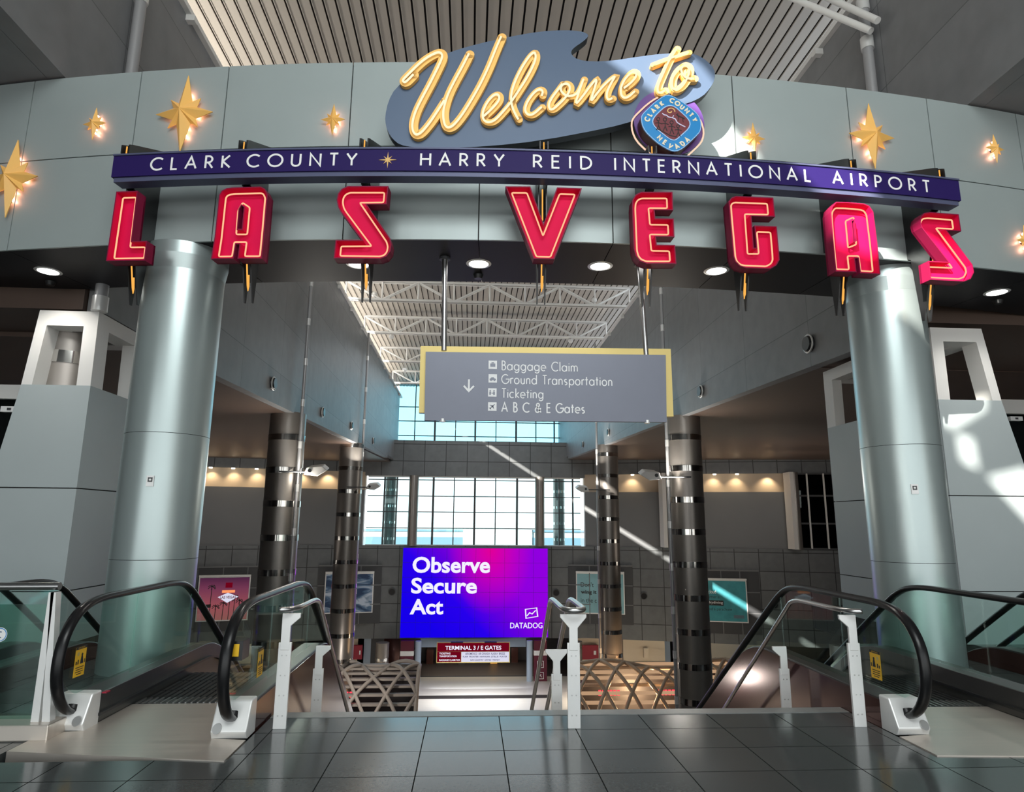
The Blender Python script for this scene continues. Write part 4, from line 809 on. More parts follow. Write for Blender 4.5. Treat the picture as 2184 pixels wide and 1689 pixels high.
# shop interior things
mb = MB()
for i in range(9):
    x0_ = -3.0+i*.78; hh = random.uniform(.7,1.6); mb.box(x0_,x0_+.5,50.2+random.random(),50.9+random.random(),ZF,ZF+hh,random.choice(['brownpanel','shopdark','gold','darkgrey']))
o = tag(mb.build('shop_display'),'dim jumble of shop displays under the screen','shop display'); o['kind'] = 'stuff'
for px,w in ((868,'left of the terminal sign'),(1152,'right of the terminal sign')):
    P = atY(px,1410,45.2); t = thing('wayfinding_pillar','dark red wayfinding pillar marked T3, '+w,'pillar',(P.x,45.2,ZF),'red T3 pillars'); r = .43
    mb = MB(); mb.box(P.x-r,P.x+r,45.0,45.5,ZF,LB-.02,'darkred'); mb.build('body', t)
    mb = MB(); mb.box(P.x-r-.01,P.x+r+.01,44.98,45.52,-7.0,-6.7,'satin'); mb.build('collar', t)
    f = lambda u,v,d: Vector((P.x+u,45.0-d,v)); mb = MB()
    for zc,tx in ((-7.55,'T3'),(-8.25,'R')):
        mb.ribbon([(-.2,zc-.2),(.2,zc-.2),(.2,zc+.2),(-.2,zc+.2)],.03,f,0,.01,'white',closed=True); font_text(mb,tx,f,-.11,zc-.10,.11,zc+.10,.01,'white')
    part_label(mb.build('lettering', t),'white boxed symbols')
    q = .95 if px<1000 else -.95; mb = MB(); mb.cyl((P.x+q*.75,45.1,ZF),(P.x+q*.75,45.1,LB-.03),.20,'bluegrey',n=20); tag(mb.build('round_post'),'slim blue grey round post beside the red pillar '+w,'post','slim posts under the screen')
# TERMINAL 3 sign
YT = 44.6; t = thing('terminal_sign','hanging dark red and white sign reading TERMINAL 3 / E GATES','sign',atY(1008,1390,YT))
A = atY(932,1412,YT); B = atY(1086,1371,YT); f = lambda u,v,d: Vector((A.x+u*(B.x-A.x),YT-d,A.z+v*(B.z-A.z)))
mb = MB(); mb.box(A.x-.05,B.x+.05,YT+.005,YT+.25,A.z-.05,B.z+.05,'signgold'); mb.build('frame', t)
mb = MB(); mb.plate([(0,.55),(1,.55),(1,1),(0,1)],f,0,.01,'emred'); mb.plate([(0,0),(.33,0),(.33,.53),(0,.53)],f,0,.01,'emred'); part_label(mb.build('red_field', t),'dark red fields')
mb = MB(); mb.plate([(.335,0),(1,0),(1,.53),(.335,.53)],f,0,.01,'signwhite'); part_label(mb.build('white_field', t),'white airline list field')
mb = MB(); font_text(mb,'TERMINAL 3 / E GATES',f,.11,.64,.89,.86,.02,'textwhite',bold=.02)
for w,v in (('TICKETING',.40),('TRANSPORTATION',.26),('BAGGAGE CLAIM FOR',.06)): font_text(mb,w,f,.03,v,.03+.017*len(w),v+.10,.02,'textwhite',bold=.02)
for w,v in (('AEROMEXICO  AIR CANADA  ALASKA  BREEZE',.38),('FLAIR  FRONTIER  HAWAIIAN  JETBLUE  PORTER',.21),('SUN COUNTRY  UNITED  WESTJET',.04)): font_text(mb,w,f,.665-.0073*len(w),v,.665+.0073*len(w),v+.11,.02,'purple',bold=.01)
part_label(mb.build('lettering', t),'sign lettering')
for u in (.27,.74):
    P = f(u,1,-.1); mb = MB(); mb.cyl(P,(P.x,P.y,LB),.025,'darkgrey',n=8); mb.box(P.x-.4,P.x+.4,P.y-.1,P.y+.1,LB-.14,LB-.02,'black'); mb.build('hanger', t)
for a,b,c,d,w in ((752,773,1376,1406,'left of the red pillars'),(1242,1276,1376,1406,'behind the farther right banded column')):
    A_,B_ = atY(a,d,45.9),atY(b,c,45.9); mb = MB(); mb.box(A_.x,B_.x,45.85,46.1,A_.z,B_.z,'red'); 
    mb.box(A_.x+(B_.x-A_.x)*.7,A_.x+(B_.x-A_.x)*.85,45.84,45.9,A_.z+.3,A_.z+.55,'white'); tag(mb.build('wall_sign'),'small dark red wall sign '+w,'sign','small red wall signs')
bcol(815,1400,44.4,.42,ZF,LB,1.25,ZF+.3,'short banded column at the lower level below the screen corner','lower level banded columns')
bcol(1228,1380,44.6,.42,ZF,LB,1.25,ZF+.9,'short banded column at the lower level right of the screen','lower level banded columns')
P = atY(1377,1392,45.5); mb = MB(); mb.box(P.x-.15,P.x+.15,45.3,45.6,P.z-.3,P.z+.3,'cream'); tag(mb.build('wall_sconce'),'cream box sconce on the lit cream shopfront','sconce')
# flight displays
for k,px in enumerate((1528,1551,1574,1598,1621,415,438,461)):
    P = atY(px,1446 if px>1000 else 1440,42.0); t = thing('information_display','dark blue information display screen in a hanging row','display',P,'row of blue displays at the '+('right' if px>1000 else 'left'))
    t['label'] = 'dark blue information display, number %s from the left in the %s row' % (['one','two','three','four','five','one','two','three'][k], 'right hand' if px>1000 else 'left hand')
    mb = MB(); mb.box(P.x-.30,P.x+.30,42.0,42.1,P.z-.48,P.z+.38,'black'); mb.build('case', t)
    mb = MB(); mb.box(P.x-.26,P.x+.26,41.985,42.0,P.z-.44,P.z+.34,'dispblue'); mb.box(P.x-.05,P.x-.01,41.98,41.985,P.z-.4,P.z+.3,'textwhite'); part_label(mb.build('screen', t),'blue glowing screen')
    mb = MB(); mb.cyl((P.x,42.05,P.z+.38),(P.x,42.05,LB+.2 if False else P.z+1.2),.02,'darkgrey',n=6); mb.build('hanger', t)
# lattice kiosks
def kiosk(x0, x1, Y, ztop, label, m, lit):
    t = thing('lattice_kiosk',label,'kiosk',((x0+x1)/2,Y,ZF),'dome topped lattice kiosks')
    H = ztop-ZF; R_ = 1.9
    def sf(u, v):               # u 0..1 along, v 0..1 up the curved skin
        a = v*PI/2; return Vector((x0+u*(x1-x0), Y+R_*(1-math.cos(a)), ZF+H*math.sin(a)**.8 + .18*math.sin(u*PI*3.)*v))
    n = max(2,round((x1-x0)/1.25)); mb = MB()
    for k in range(-2,n+1):
        for s_ in (1,-1):
            pts = []
            for i in range(19):
                v = i/18; u = (k+(v*2.0 if s_>0 else 2.0-v*2.0))/n
                if -0.001 <= u <= 1.001: pts.append(sf(u,v))
            if len(pts) > 2: mb.tube(pts,.085,m,6)
    mb.build('lattice', t)
    mb = MB()
    for u0_,u1_ in ((0,1),): mb.tube([sf(i/24,1) for i in range(25)],.09,m,8); mb.tube([sf(0,i/12) for i in range(13)],.09,m,8); mb.tube([sf(1,i/12) for i in range(13)],.09,m,8)
    mb.build('edge_rib', t)
    for k in range(9):
        v = .22+k*.085; P0,P1 = sf(0.02,v),sf(.98,v); mb = MB(); mb.box(P0.x,P1.x,P0.y+.30,P0.y+.55,P0.z-.06,P0.z+.04,'slatglow' if (m == 'lattice' and k%3!=1) else m); mb.build('slat', t)  # emission on the slats stands in for warm lamplight falling on them
    mb = MB(); mb.box(x0+.1,x1-.1,Y+.12,Y+1.6,ZF,ZF+.06,'brownpanel'); mb.box(x0+.1,x1-.1,Y+1.6,Y+3.0,ZF,ZF+1.1,'brownpanel'); mb.box(x0+.1,x1-.1,Y+2.9,Y+3.0,ZF,ztop-.4,'shopdark'); mb.build('counter', t)  # thin dark floor slab added to dim the bright floor behind the lattice
    if lit:
        mb = MB()
        for q in lit:
            xq = x0+q*(x1-x0)
            for i in range(6): mb.box(xq+i*.17,xq+i*.17+.11,Y+1.15,Y+1.2,ztop-1.17,ztop-.95,'rednneon')
        part_label(mb.build('red_neon_sign', t),'glowing red neon lettering')
    return t
KY = 29.5
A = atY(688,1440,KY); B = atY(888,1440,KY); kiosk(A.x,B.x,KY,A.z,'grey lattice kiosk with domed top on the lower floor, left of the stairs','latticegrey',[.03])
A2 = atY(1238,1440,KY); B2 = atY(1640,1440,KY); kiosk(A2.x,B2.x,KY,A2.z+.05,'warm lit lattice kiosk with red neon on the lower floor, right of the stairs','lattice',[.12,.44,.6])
# ================================================================== OUTSIDE
mb = MB(); mb.box(-220,220,52,420,-4.4,-4.2,'outground'); struct(mb.build('ground_outside'))
mb = MB(); mb.box(-60,80,96,120,-4.2,1.4,'outwall'); mb.box(-60,80,95.9,96,-2.2,-.6,'outdark'); mb.box(-60,80,95.8,96.1,.2,.5,'outdark'); mb.box(-1,9,95.6,96.2,-3.0,.6,'outwall'); tag(mb.build('terminal_building'),'pale low terminal building beyond the far window','building')
mb = MB(); mb.hexa([(-4.5,58,-4.2),(24,58,-4.2),(24,84,-4.2),(2,84,-4.2),(-4.5,58,-2.6),(24,58,-2.6),(24,84,-1.3),(2,84,-1.3)],'tealroof'); tag(mb.build('low_roof'),'low teal roof outside below the far window','roof')
# ================================================================== UPPER LANDING
mb = MB()
for x0,x1,y0,y1 in ((-16,18,-14,5.05),(-20,-5.40,5.05,12.8),(-4.46,-3.30,5.05,9.3),(-1.66,3.42,5.05,6.02),(5.07,6.26,5.05,9.3),(7.12,20,5.05,13.6)): mb.box(x0,x1,y0,y1,-.45,0,'floor')
struct(mb.build('floor'))
mb = MB(); mb.box(-1.66,3.42,6.02,6.17,-.12,.004,'nosing'); 
mb.box(-1.66,3.42,6.02,6.10,-.45,-.12,'darkgrey'); struct(mb.build('trim_8'))
mb = MB(); prof = [(6.10,-.12)]
for k in range(49): prof += [(6.10+k*.272,-.17*(k+1)),(6.10+(k+1)*.272,-.17*(k+1))]
prof += [(6.10+49*.272,-8.6),(6.10+46*.272,-8.6)]
mb.yz(prof,-1.62,3.38,'plate'); struct(mb.build('floor_stairs'))
# ------------------------------------------------------------------ escalators
SLP = .68
def hrail(yf, yt):
    p = [(yf+.30,.13),(yf+.15,.19),(yf+.03,.36),(yf,.56),(yf+.05,.76),(yf+.20,.92),(yf+.45,.985),(yf+.9,.985),(yt-.6,.985),(yt-.15,.985),(yt+.18,.93),(yt+.55,.70),(yt+1.5,.70-.95*SLP),(yt+12.6,.70-12.05*SLP)]
    return [tuple(q) for q in smooth(p,2)]
def zdeck(y, yt, z0=.24):
    a, b = yt+.55, yt+1.35
    if y <= a: return z0
    if y >= b: return z0-(b-a)*SLP/2-(y-b)*SLP
    return z0-SLP*(y-a)**2/(2*(b-a))
def escalator(name, x1, x2, f1, f2, t1, t2, label, sticker=(), box=False, vis=(True,True)):
    t = thing(name, label, 'escalator', ((x1+x2)/2,f1,0), 'escalators going down from the landing')
    for X,yf,yt,sd in ((x1,f1,t1,1),(x2,f2,t2,-1)):         # sd: direction of the steps
        R = hrail(yf,yt); ztop = lambda y: max([z for (ya,z) in R if abs(ya-y) < .12] or [0])
        def zt(y):
            best = None
            for (a,za),(b,zb) in zip(R,R[1:]):
                if min(a,b) <= y <= max(a,b) and b != a:
                    z = za+(zb-za)*(y-a)/(b-a); best = z if best is None else max(best,z)
            return best if best is not None else R[-1][1]
        mb = MB(); pts = [Vector((X,y,z)) for y,z in R]; prev = []
        k = len(pts); n = 10
        for i,p in enumerate(pts):
            a = pts[max(0,i-1)]; b = pts[min(k-1,i+1)]; d = (b-a).normalized(); u = Vector((1,0,0)); w = d.cross(u)
            prev.append([mb.v(p+u*math.cos(2*PI*j/n)*.046+w*math.sin(2*PI*j/n)*.030) for j in range(n)])
        for A_,B_ in zip(prev,prev[1:]):
            for j in range(n): mb.face([A_[j],A_[(j+1)%n],B_[(j+1)%n],B_[j]],'rubber',True)
        mb.face(prev[0][::-1],'rubber'); mb.face(prev[-1],'rubber'); part_label(mb.build('handrail', t),'black rubber handrail')
        mb = MB(); mb.cyl((X,yf+.285,.13),(X,yf+.31,.175),.062,'black',.058,n=16); mb.build('rubber_boot', t)
        # glass panels
        cuts = [yf+.08,yf+.16,yf+.26,yf+.45,yf+1.15,yt-.55,yt+.3,yt+.9,yt+2.2,yt+4.2,yt+6.5,yt+9,yt+12]; groups = [(0,4),(4,6),(6,8),(8,9),(9,10),(10,11),(11,12)]
        gp = None
        for ga_,gb_ in groups:
            ya,yb = cuts[ga_],cuts[gb_]-.012; ys = [ya+(yb-ya)*i/10 for i in range(11)]
            bot = [(y,max(zdeck(y,yt),.27 if y<yf+.45 else -99)) for y in ys]; top = [(y,max(zt(y)-.03,b_[1]+.01)) for y,b_ in zip(ys,bot)]
            if ga_ == 0:
                bot = [(y, .27+ (max(0,yf+.25-y)*.9)) for y in ys]; top = [(y,max(zt(y)-.03,b_[1]+.01)) for y,b_ in zip(ys,bot)]
            mb = MB(); mb.yz([Vector(p) for p in bot+top[::-1]],X-.006,X+.006,'railglass'); g_ = mb.build('glass_panel', t); gp = gp or g_
        for (px,py,XX) in sticker:
            if abs(XX-X) > .01: continue
            P = atX(px,py,X-.008*1); xs_ = X+(-.009 if X>0 else .009); f = lambda u,v,d: Vector((xs_+(-d if X>0 else d),P.y+(u if X<0 else -u)*-1*(-1 if X<0 else 1)*-1,P.z+v))
            sg = 1 if X<0 else 1
            f = lambda u,v,d: Vector((xs_+(d if X<0 else -d),P.y+u*1.0,P.z+v))
            mb = MB(); mb.plate([(-.075,-.115),(.075,-.115),(.075,.115),(-.075,.115)],f,0,.001,'yellow',back=True)
            mb.plate([(-.075,.095),(.075,.095),(.075,.118),(-.075,.118)],f,.001,.002,'ink')
            mb.disc((.02,.05),.012,f,.001,.002,'ink',10); mb.plate([(.0,-.02),(.045,-.02),(.03,.04),(.01,.04)],f,.001,.002,'ink'); mb.plate([(-.06,-.02),(-.045,-.02),(-.045,.005),(-.06,.005)],f,.001,.002,'ink'); mb.plate([(-.035,-.02),(-.02,-.02),(-.02,.015),(-.035,.015)],f,.001,.002,'ink'); mb.plate([(.055,-.02),(.066,-.02),(.066,.01),(.055,.01)],f,.001,.002,'ink')
            mb.disc((-.035,.06),.016,f,.001,.002,'signgold',12)
            font_text(mb,'CAUTION',f,-.045,.100,.045,.112,.0025,'yellow')
            for q,w_ in ((-.045,.11),(-.062,.095),(-.079,.105),(-.096,.07)): mb.plate([(-w_/2,q-.003),(w_/2,q-.003),(w_/2,q+.003),(-w_/2,q+.003)],f,.001,.002,'ink')
            part_label(mb.build('caution_sticker', gp),'yellow caution sticker')
        # body: inner deck, outer cladding
        ys = [yf+.42,yf+.9,yt+.2,yt+.55,yt+.7,yt+.85,yt+1.0,yt+1.15,yt+1.35,yt+12.4]
        top = [(y,zdeck(y,yt)-.004) for y in ys]; bot = [(y,(0.001 if y < 6. else zdeck(y,yt)-1.05)) for y in ys[::-1]]
        mb = MB(); mb.yz([Vector(p) for p in top+bot],X-.12,X+.12,'deckdark'); mb.build('side_panel', t, bevel=.012)
        mb = MB(); ys2 = ys; tp = [(y,zdeck(y,yt)-.02) for y in ys2]; bt = [(y,(0.001 if y < 6. else zdeck(y,yt)-1.0)) for y in ys2[::-1]]
        xo = X-sd*.121; mb.yz([Vector(p) for p in tp+bt],min(xo,xo-sd*.012),max(xo,xo-sd*.012),'brownpanel'); part_label(mb.build('cladding', t),'glossy brown outer cladding')
        mb = MB(); sk = [(y,zdeck(y,yt)-.15) for y in ys]; xi = X+sd*.121; mb.yz([Vector(p) for p in sk+[(y,z-.022) for y,z in sk[::-1]]],min(xi,xi+sd*.03),max(xi,xi+sd*.03),'black'); mb.build('skirt_brush', t)
        # newel cap
        mb = MB(); mb.yz([Vector(p) for p in ((yf+.24,.001),(yf+.21,.06),(yf+.31,.265),(yf+.44,.265),(yf+.44,.001))],X-.135,X+.135,'satin'); nc = mb.build('newel_cap', t, bevel=.012)
        bx = X+(.085 if sd>0 else -.085)*(1 if X<-2.5 or X>0 else 1); f = lambda u,v,d: Vector((bx+u,yf+.222-d+(v-.09)*.45,v))
        mb = MB(); mb.disc((0,.085),.034,f,0,.012,'button'); part_label(mb.build('button', nc),'round metal button')
        if box and X == x2:
            mb = MB(); mb.box(X-.02,X+.10,yf+.08,yf+.24,.60,.74,'black'); part_label(mb.build('sensor_box', t),'small black box with printed label')
            mb = MB(); mb.box(X+.015,X+.075,yf+.076,yf+.08,.63,.72,'yellow'); mb.build('box_label', t)
    xa, xb = x1+.125, x2-.125; y0 = min(f1,f2)-.26; yc = max(f1,f2)+1.0
    mb = MB(); P = [(x1-.14,f1-.22),(x2+.14,f2-.24),(x2+.14,f2+.20),(xb,f2+.24),(xb,yc),(xa,yc),(xa,f1+.24),(x1-.14,f1+.20)]
    mb.plate(P, lambda u,v,d: Vector((u,v,d)), -.3, .008, 'plate'); part_label(mb.build('landing_plate', t),'brushed metal landing plate')
    mb = MB(); mb.box(xa,xb,yc,yc+.16,-.05,.006,'black')
    for i in range(20): q = xa+(xb-xa)*(i+.5)/20; mb.box(q-.008,q+.008,yc+.02,yc+.2,.006,.014,'steel')
    mb.build('comb_plate', t)
    z = -.01; y = yc+.16; yt = max(t1,t2)
    for k in range(26):
        mb = MB(); mb.box(xa,xb,y,y+.395,z-.30,z-.012,'black')
        nr = 18
        for i in range(nr): q = xa+(xb-xa)*(i+.5)/nr; mb.box(q-.018,q+.018,y+.004,y+.39,z-.013,z,'step')
        mb.build('step', t); y += .40
        z -= 0 if y < yt+.2 else (.12 if y < yt+.6 else .40*SLP)
    return t
escalator('escalator',-3.14,-1.81,5.47,5.24,7.55,7.50,'left escalator with black handrails, between the left column and the stairs',((166,1410,-3.14),(551,1412,-1.81)),True)
escalator('escalator',3.56,4.93,5.13,5.05,7.2,7.2,'right escalator with brown cladding, between the stairs and the right column',((1868,1418,3.56),))
escalator('escalator',-5.26,-4.60,5.6,5.6,7.65,7.65,'outer left escalator, handrail at the left edge of the photo')
escalator('escalator',6.40,6.98,5.0,5.0,7.1,7.1,'outer right escalator, handrail crossing the right edge of the photo')
# ------------------------------------------------------------------ guard rail at the far left
t = thing('guard_rail','steel guard rail with green glass at the left edge','railing',(-3.9,5.72,0))
G = atZ(62,1540,.10); YG = G.y
mb = MB(); A = atY(-20,1252,YG); A.x = -4.42; B = atY(128,1250,YG); mb.cyl(A,B,.030,'steel',n=16); mb.build('top_rail', t)
a = atY(118,1262,YG); b = atY(82,1540,YG); mb = MB()
for o_ in (0,.075): mb.hexa([(b.x-.03+o_*1.1,YG-.05,b.z),(b.x+.03+o_*1.1,YG-.05,b.z),(b.x+.03+o_*1.1,YG+.02,b.z),(b.x-.03+o_*1.1,YG+.02,b.z),(a.x-.02+o_*.2,YG-.05,a.z),(a.x+.02+o_*.2,YG-.05,a.z),(a.x+.02+o_*.2,YG+.02,a.z),(a.x-.02+o_*.2,YG+.02,a.z)],'satin')
mb.build('post', t)
mb = MB(); mb.box(-4.40,b.x+.16,YG-.14,YG+.14,0,b.z+.015,'plate'); mb.build('base_curb', t, bevel=.01)
A = atY(0,1290,YG); mb = MB(); mb.box(-4.40,b.x-.02,YG+.03,YG+.042,b.z,A.z,'greenglass'); gl_ = mb.build('glass_panel', t)
P = atY(-6,1355,YG-.002); f = lambda u,v,d: Vector((P.x+u,YG+.029-d,P.z+v)); mb = MB(); mb.disc((0,0),.055,f,0,.001,'white',28); mb.ribbon(arc(0,0,.048,.048,0,360,28)[:-1],.006,f,.001,.002,'badgeblue',closed=True); mb.ribbon(arc(.0,0,.022,.022,60,300,14),.008,f,.001,.002,'boardblue'); part_label(mb.build('round_decal', gl_),'round white decal with blue ring')
# ------------------------------------------------------------------ stair handrails
def plate_post(t, x0, y0, z0, zb, zt, two, head):
    mb = MB(); w = .052
    mb.box(x0-w,x0+w,y0-.012,y0+.012,z0,zb,'satin')
    for k in range(4):
        for s_ in (-.018,.018): mb.cyl((x0+s_,y0-.0125,z0+.10+k*(zb-z0-.2)/3),(x0+s_,y0-.017,z0+.10+k*(zb-z0-.2)/3),.006,'button',n=8)
    mb.build('post', t, bevel=.004)
    f = lambda u,v,d: Vector((x0+u,y0-.004-d,v)); mb = MB(); n = .036
    if two: P = [(-n,zb-.06),(n,zb-.06),(n,zt-.13),(n+.075,zt-.045),(n+.075,zt-.02),(-n-.075,zt-.02),(-n-.075,zt-.045),(-n,zt-.13)]
    else: P = [(-n,zb-.06),(n,zb-.06),(n,zt-.08),(n+head*.0,zt-.05),(n,zt-.02),(-n,zt-.02)] if head == 0 else ([(-n,zb-.06),(n,zb-.06),(n,zt-.12),(n+.075,zt-.055),(n+.075,zt-.02),(-n,zt-.02)] if head>0 else [(-n,zb-.06),(n,zb-.06),(n,zt-.02),(-n-.075,zt-.02),(-n-.075,zt-.055),(-n,zt-.12)])
    mb.plate(P, f, -.012, .012, 'satin', back=True); mb.build('post_head', t, bevel=.004)
RS = .78
def zstep(y): return 0. if y < 6.15 else -(y-6.1)*.625
# centre
XC_, XLF, XRT = .88, -1.50, 3.27
t = thing('stair_handrail','double steel stair handrail on a white metal post at the centre of the stairs','handrail',(XC_,5.66,0),'steel stair handrails')
plate_post(t,XC_,5.66,0,.66,.91,True,0); plate_post(t,XC_,6.75,zstep(6.75)-.1,.18,.43,True,0)
p = [(XC_-.09,22.,.9-15.6*RS),(XC_-.09,6.55,.88),(XC_-.09,6.4,.925),(XC_-.09,6.25,.935),(XC_-.09,5.75,.935),(XC_-.09,5.66,.935),(XC_-.07,5.58,.935),(XC_-.04,5.54,.935),(XC_+.04,5.54,.935),(XC_+.07,5.58,.935),(XC_+.09,5.66,.935),(XC_+.09,5.75,.935),(XC_+.09,6.25,.935),(XC_+.09,6.4,.925),(XC_+.09,6.55,.88),(XC_+.09,22.,.9-15.6*RS)]
mb = MB(); mb.tube(smooth(p,1),.023,'steel',14); part_label(mb.build('rail_tube', t),'polished double rail tube')
for X,nm,hd,sx_ in ((XLF,'single steel stair handrail on a white metal post at the left of the stairs',1,-.0),(XRT,'single steel stair handrail on a white metal post at the right of the stairs',-1,.0)):
    t = thing('stair_handrail',nm,'handrail',(X,5.70,0),'steel stair handrails')
    yp = 5.73 if X<0 else 5.61; plate_post(t,X,yp,0,.66,.91,False,hd); plate_post(t,X,6.92 if X>0 else 7.05,zstep(6.9)-.1,.18,.42,False,hd)
    xr = X+hd*.085; p = [(xr-hd*.13,yp-.10,.93),(xr-hd*.05,yp-.08,.93),(xr,yp+.05,.93),(xr,yp+.3,.93),(xr,6.25,.93),(xr,6.4,.92),(xr,6.55,.87),(xr,22.,.87-15.45*RS)]
    mb = MB(); mb.tube(smooth(p,1),.021,'steel',14); part_label(mb.build('rail_tube', t),'polished rail tube')
# ------------------------------------------------------------------ side towers with lantern tops around a banded column
def tower(side, Yf, Yb, fl_t, fr_t, fl_m, fr_m, fl_l, label, joints, colx, coly):
    g = lambda p: atY(*p,Yf)
    TL,TR,ML,MR,LL = g(fl_t),g(fr_t),g(fl_m),g(fr_m),g(fl_l)
    if side < 0: xin_t, xin_m, xo_t, xo_m, xo_l, zl = TR.x,MR.x,TL.x,ML.x,LL.x,LL.z
    else: xin_t, xin_m, xo_t, xo_m, xo_l, zl = TL.x,ML.x,TR.x,MR.x,LL.x,LL.z
    zt_, zm = (TL.z+TR.z)/2, (ML.z+MR.z)/2
    xo = lambda z: xo_m+(xo_l-xo_m)*(z-zm)/(zl-zm) if z < zm else xo_m+(xo_t-xo_m)*(z-zm)/(zt_-zm)
    xi = lambda z: xin_m + (xin_t-xin_m)*(z-zm)/(zt_-zm) if z > zm else xin_m
    t = thing('clad_tower', label, 'tower', (xin_m,Yf,0), 'grey clad towers with white lantern tops')
    zs_ = [0.]+joints+[zm]
    for a,b in zip(zs_,zs_[1:]):
        mb = MB(); a2 = a+.008 if a>0 else a; b2 = b-.008 if b<zm else b
        mb.hexa([(xi(a2),Yf,a2),(xo(a2),Yf,a2),(xo(a2),Yb,a2),(xi(a2),Yb,a2),(xi(b2),Yf,b2),(xo(b2),Yf,b2),(xo(b2),Yb,b2),(xi(b2),Yb,b2)],'pylon'); mb.build('cladding_panel', t)
    mb = MB(); mb.hexa([(xi(0)+side*.03,Yf+.03,0),(xo(0)-side*.03,Yf+.03,0),(xo(0)-side*.03,Yb-.03,0),(xi(0)+side*.03,Yb-.03,0),(xi(zm)+side*.03,Yf+.03,zm-.01),(xo(zm)-side*.03,Yf+.03,zm-.01),(xo(zm)-side*.03,Yb-.03,zm-.01),(xi(zm)+side*.03,Yb-.03,zm-.01)],'joint'); mb.build('core', t)
    ft = .19; zb = zt_-.22
    def post(xa, xb, ya, yb):
        mb.hexa([(xa(zm),ya,zm),(xb(zm),ya,zm),(xb(zm),yb,zm),(xa(zm),yb,zm),(xa(zb),ya,zb),(xb(zb),ya,zb),(xb(zb),yb,zb),(xa(zb),yb,zb)],'whitesteel')
    for ya,yb in ((Yf,Yf+.3),(Yb-.3,Yb)):
        mb = MB(); post(lambda z: xi(z), lambda z: xi(z)+side*ft, ya, yb); mb.build('lantern_post', t); mb = MB(); post(lambda z: xo(z)-side*ft*.75, lambda z: xo(z), ya, yb); mb.build('lantern_post', t)
    mb = MB()
    for xa,xb,ya,yb in ((xi,xo,Yf,Yf+.3),(xi,xo,Yb-.3,Yb),(xi,lambda z: xi(z)+side*.3,Yf+.3,Yb-.3),(lambda z: xo(z)-side*.3,xo,Yf+.3,Yb-.3)):
        mb.hexa([(xa(zb),ya,zb),(xb(zb),ya,zb),(xb(zb),yb,zb),(xa(zb),yb,zb),(xa(zt_),ya,zt_),(xb(zt_),ya,zt_),(xb(zt_),yb,zt_),(xa(zt_),yb,zt_)],'whitesteel')
    mb.build('lantern_ring', t)
    mb = MB(); mb.cyl((colx,coly,zm),(colx,coly,zt_-.02),.42,'bronze',n=40); part_label(mb.build('inner_column', t),'bronze column inside the lantern')
    mb = MB(); mb.cyl((colx,coly,zm+.40),(colx,coly,zm+.58),.434,'bandsteel',n=40); mb.build('column_band', t)
    return zt_, zm, xo
zt_,zm,xo = tower(-1,9.2,10.55,(85,663),(212,663),(45,820),(193,822),(0,960),'grey clad tower with white lantern top left of the left column',[.70,2.05],atY(150,770,9.9).x,9.9)
zr_,zmr,xor_ = tower(1,9.2,12.3,(1983,697),(2093,702),(2001,851),(2136,855),(2184,990),'grey clad tower with white lantern top right of the right column, with sun patches',[.72,2.08],7.55,10.9)
# shopfront frames beyond the towers
for nm,sd,pa,pb,Y in (('wall_shop_left',-1,(8,820),(8,850),10.75),('wall_shop_right',1,(2160,852),(2160,882),12.5)):
    zb = atY(*pa,Y).z; za = atY(*pb,Y).z; x0_ = atY(60 if sd<0 else 2110,850,Y).x; x2_ = x0_+sd*7; a,b = min(x0_,x2_),max(x0_,x2_); mb = MB()
    mb.box(a,b,Y,Y+.3,za,zb,'whitesteel'); mb.box(a,b,Y+.12,Y+.14,0,za,'darkglass'); mb.box(a,b,Y+.5,Y+.6,0,zb,'shopdark')
    for k in range(6): q = x0_+sd*(.95+k*1.2); mb.box(q-.05,q+.05,Y,Y+.25,0,za,'black')
    struct(mb.build(nm))
for px,py,w,Y in ((22,873,'left',10.7),(2166,893,'right',12.45)):
    P = atY(px,py,Y); mb = MB(); mb.box(P.x-.13,P.x+.13,Y-.03,Y+.06,P.z-.045,P.z+.045,'white'); mb.box(P.x-.03,P.x+.03,Y-.035,Y-.03,P.z-.02,P.z+.02,'darkgrey'); tag(mb.build('door_sign'),'small pale sign over the shopfront glass at the %s edge'%w,'sign','small signs over the shopfronts')
P = atX(226,1480,-2.98); mb = MB(); mb.box(P.x-.018,P.x+.018,P.y-.03,P.y+.03,.2372,.247,'red'); tag(mb.build('red_reflection'),'small red block on the deck of the left escalator, standing in for a reflection','button')  # red block stands in for a faint red reflection on the deck
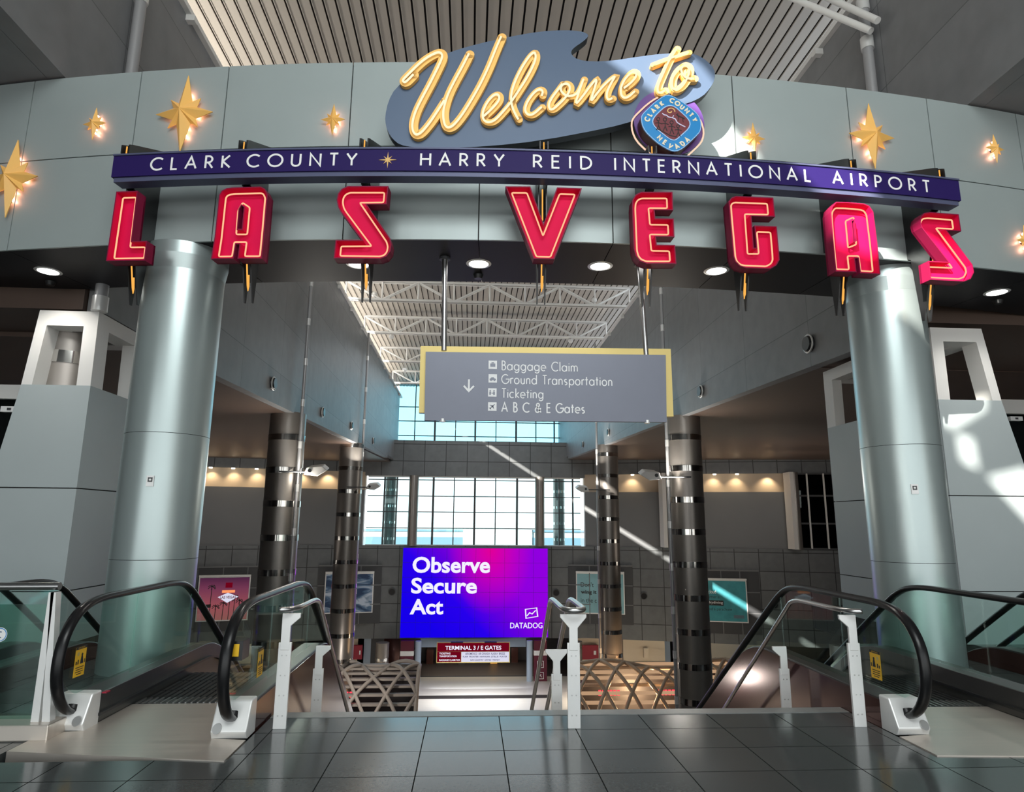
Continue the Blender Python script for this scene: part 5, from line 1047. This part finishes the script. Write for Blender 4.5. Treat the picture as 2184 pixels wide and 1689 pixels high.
# ================================================================== FRONT HALL (behind the camera): unseen roof and walls added to block sun, openings cut for sun patches
ZCF = 12.2
def back(P): t_ = (ZCF-P.z)/SUND.z; return (P.x+SUND.x*t_, P.y+SUND.y*t_)
fpt = lambda px,py,d=0.: fcur(*fpx(px,py,d),d)
def opening(P): return [back(p) for p in P]
HOLES = [opening([fpt(*q,.42) for q in ((1290,128),(1430,92),(1500,150),(1540,200),(1590,250),(1582,290),(1525,283),(1480,238),(1440,235),(1350,170))]),
 opening([fpt(*q,.52) for q in ((1690,368),(1775,360),(1850,392),(1880,445),(2010,505),(2080,555),(2078,600),(1985,642),(1925,585),(1850,530),(1775,508),(1752,430))]),
 opening([atY(2044,930,9.19),atY(2072,930,9.19),atY(2084,1000,9.19),atY(2054,988,9.19)]),
 opening([atY(2108,1020,9.19),atY(2190,1000,9.19),atY(2300,1110,9.19),atY(2230,1150,9.19)])]
mb = MB(); O4 = [(-16,-14),(18,-14),(18,3.9),(-16,3.9)]
mb.plate(O4, lambda u,v,d: Vector((u,v,ZCF+d)), 0, .02, 'wallgrey', holes=HOLES, back=True); struct(mb.build('ceiling_sun_mask'))  # holes traced back along the sun so its patches land on the portal
mb = MB(); mb.box(-16,-7.2,3.9,9.4,ZCF,ZCF+.02,'wallgrey'); mb.box(9.2,18,3.9,9.4,ZCF,ZCF+.02,'wallgrey'); struct(mb.build('ceiling_sides'))
mb = MB(); mb.box(-16,18,-14.3,-14,7.2,ZCF,'wallgrey'); struct(mb.build('back_sun_block'))  # unseen header added to keep sun from behind off the landing
mb = MB(); mb.box(-16.3,-16,-14,9,0,ZCF+.25,'wallgrey'); struct(mb.build('wall_side_left'))
mb = MB(); mb.box(18,18.3,-14,9,0,ZCF+.25,'wallgrey'); struct(mb.build('wall_side_right'))
mb = MB(); mb.box(-29.3,-29,9,52,ZF,8,'wallgrey'); mb.box(30,30.3,9,52,ZF,8,'wallgrey'); mb.box(-18,19,11.9,12.3,ZF,-.45,'wallgrey') if False else None
mb.box(-29,30,3.9,4.2,ZF,-.45,'wallgrey'); mb.box(-29.3,-16,8.9,9.2,ZF,8,'wallgrey'); mb.box(18,30.3,8.9,9.2,ZF,8,'wallgrey'); struct(mb.build('wall_lower_sun_block'))  # unseen boxes at both ends added to stop sun leaking into the lower hall
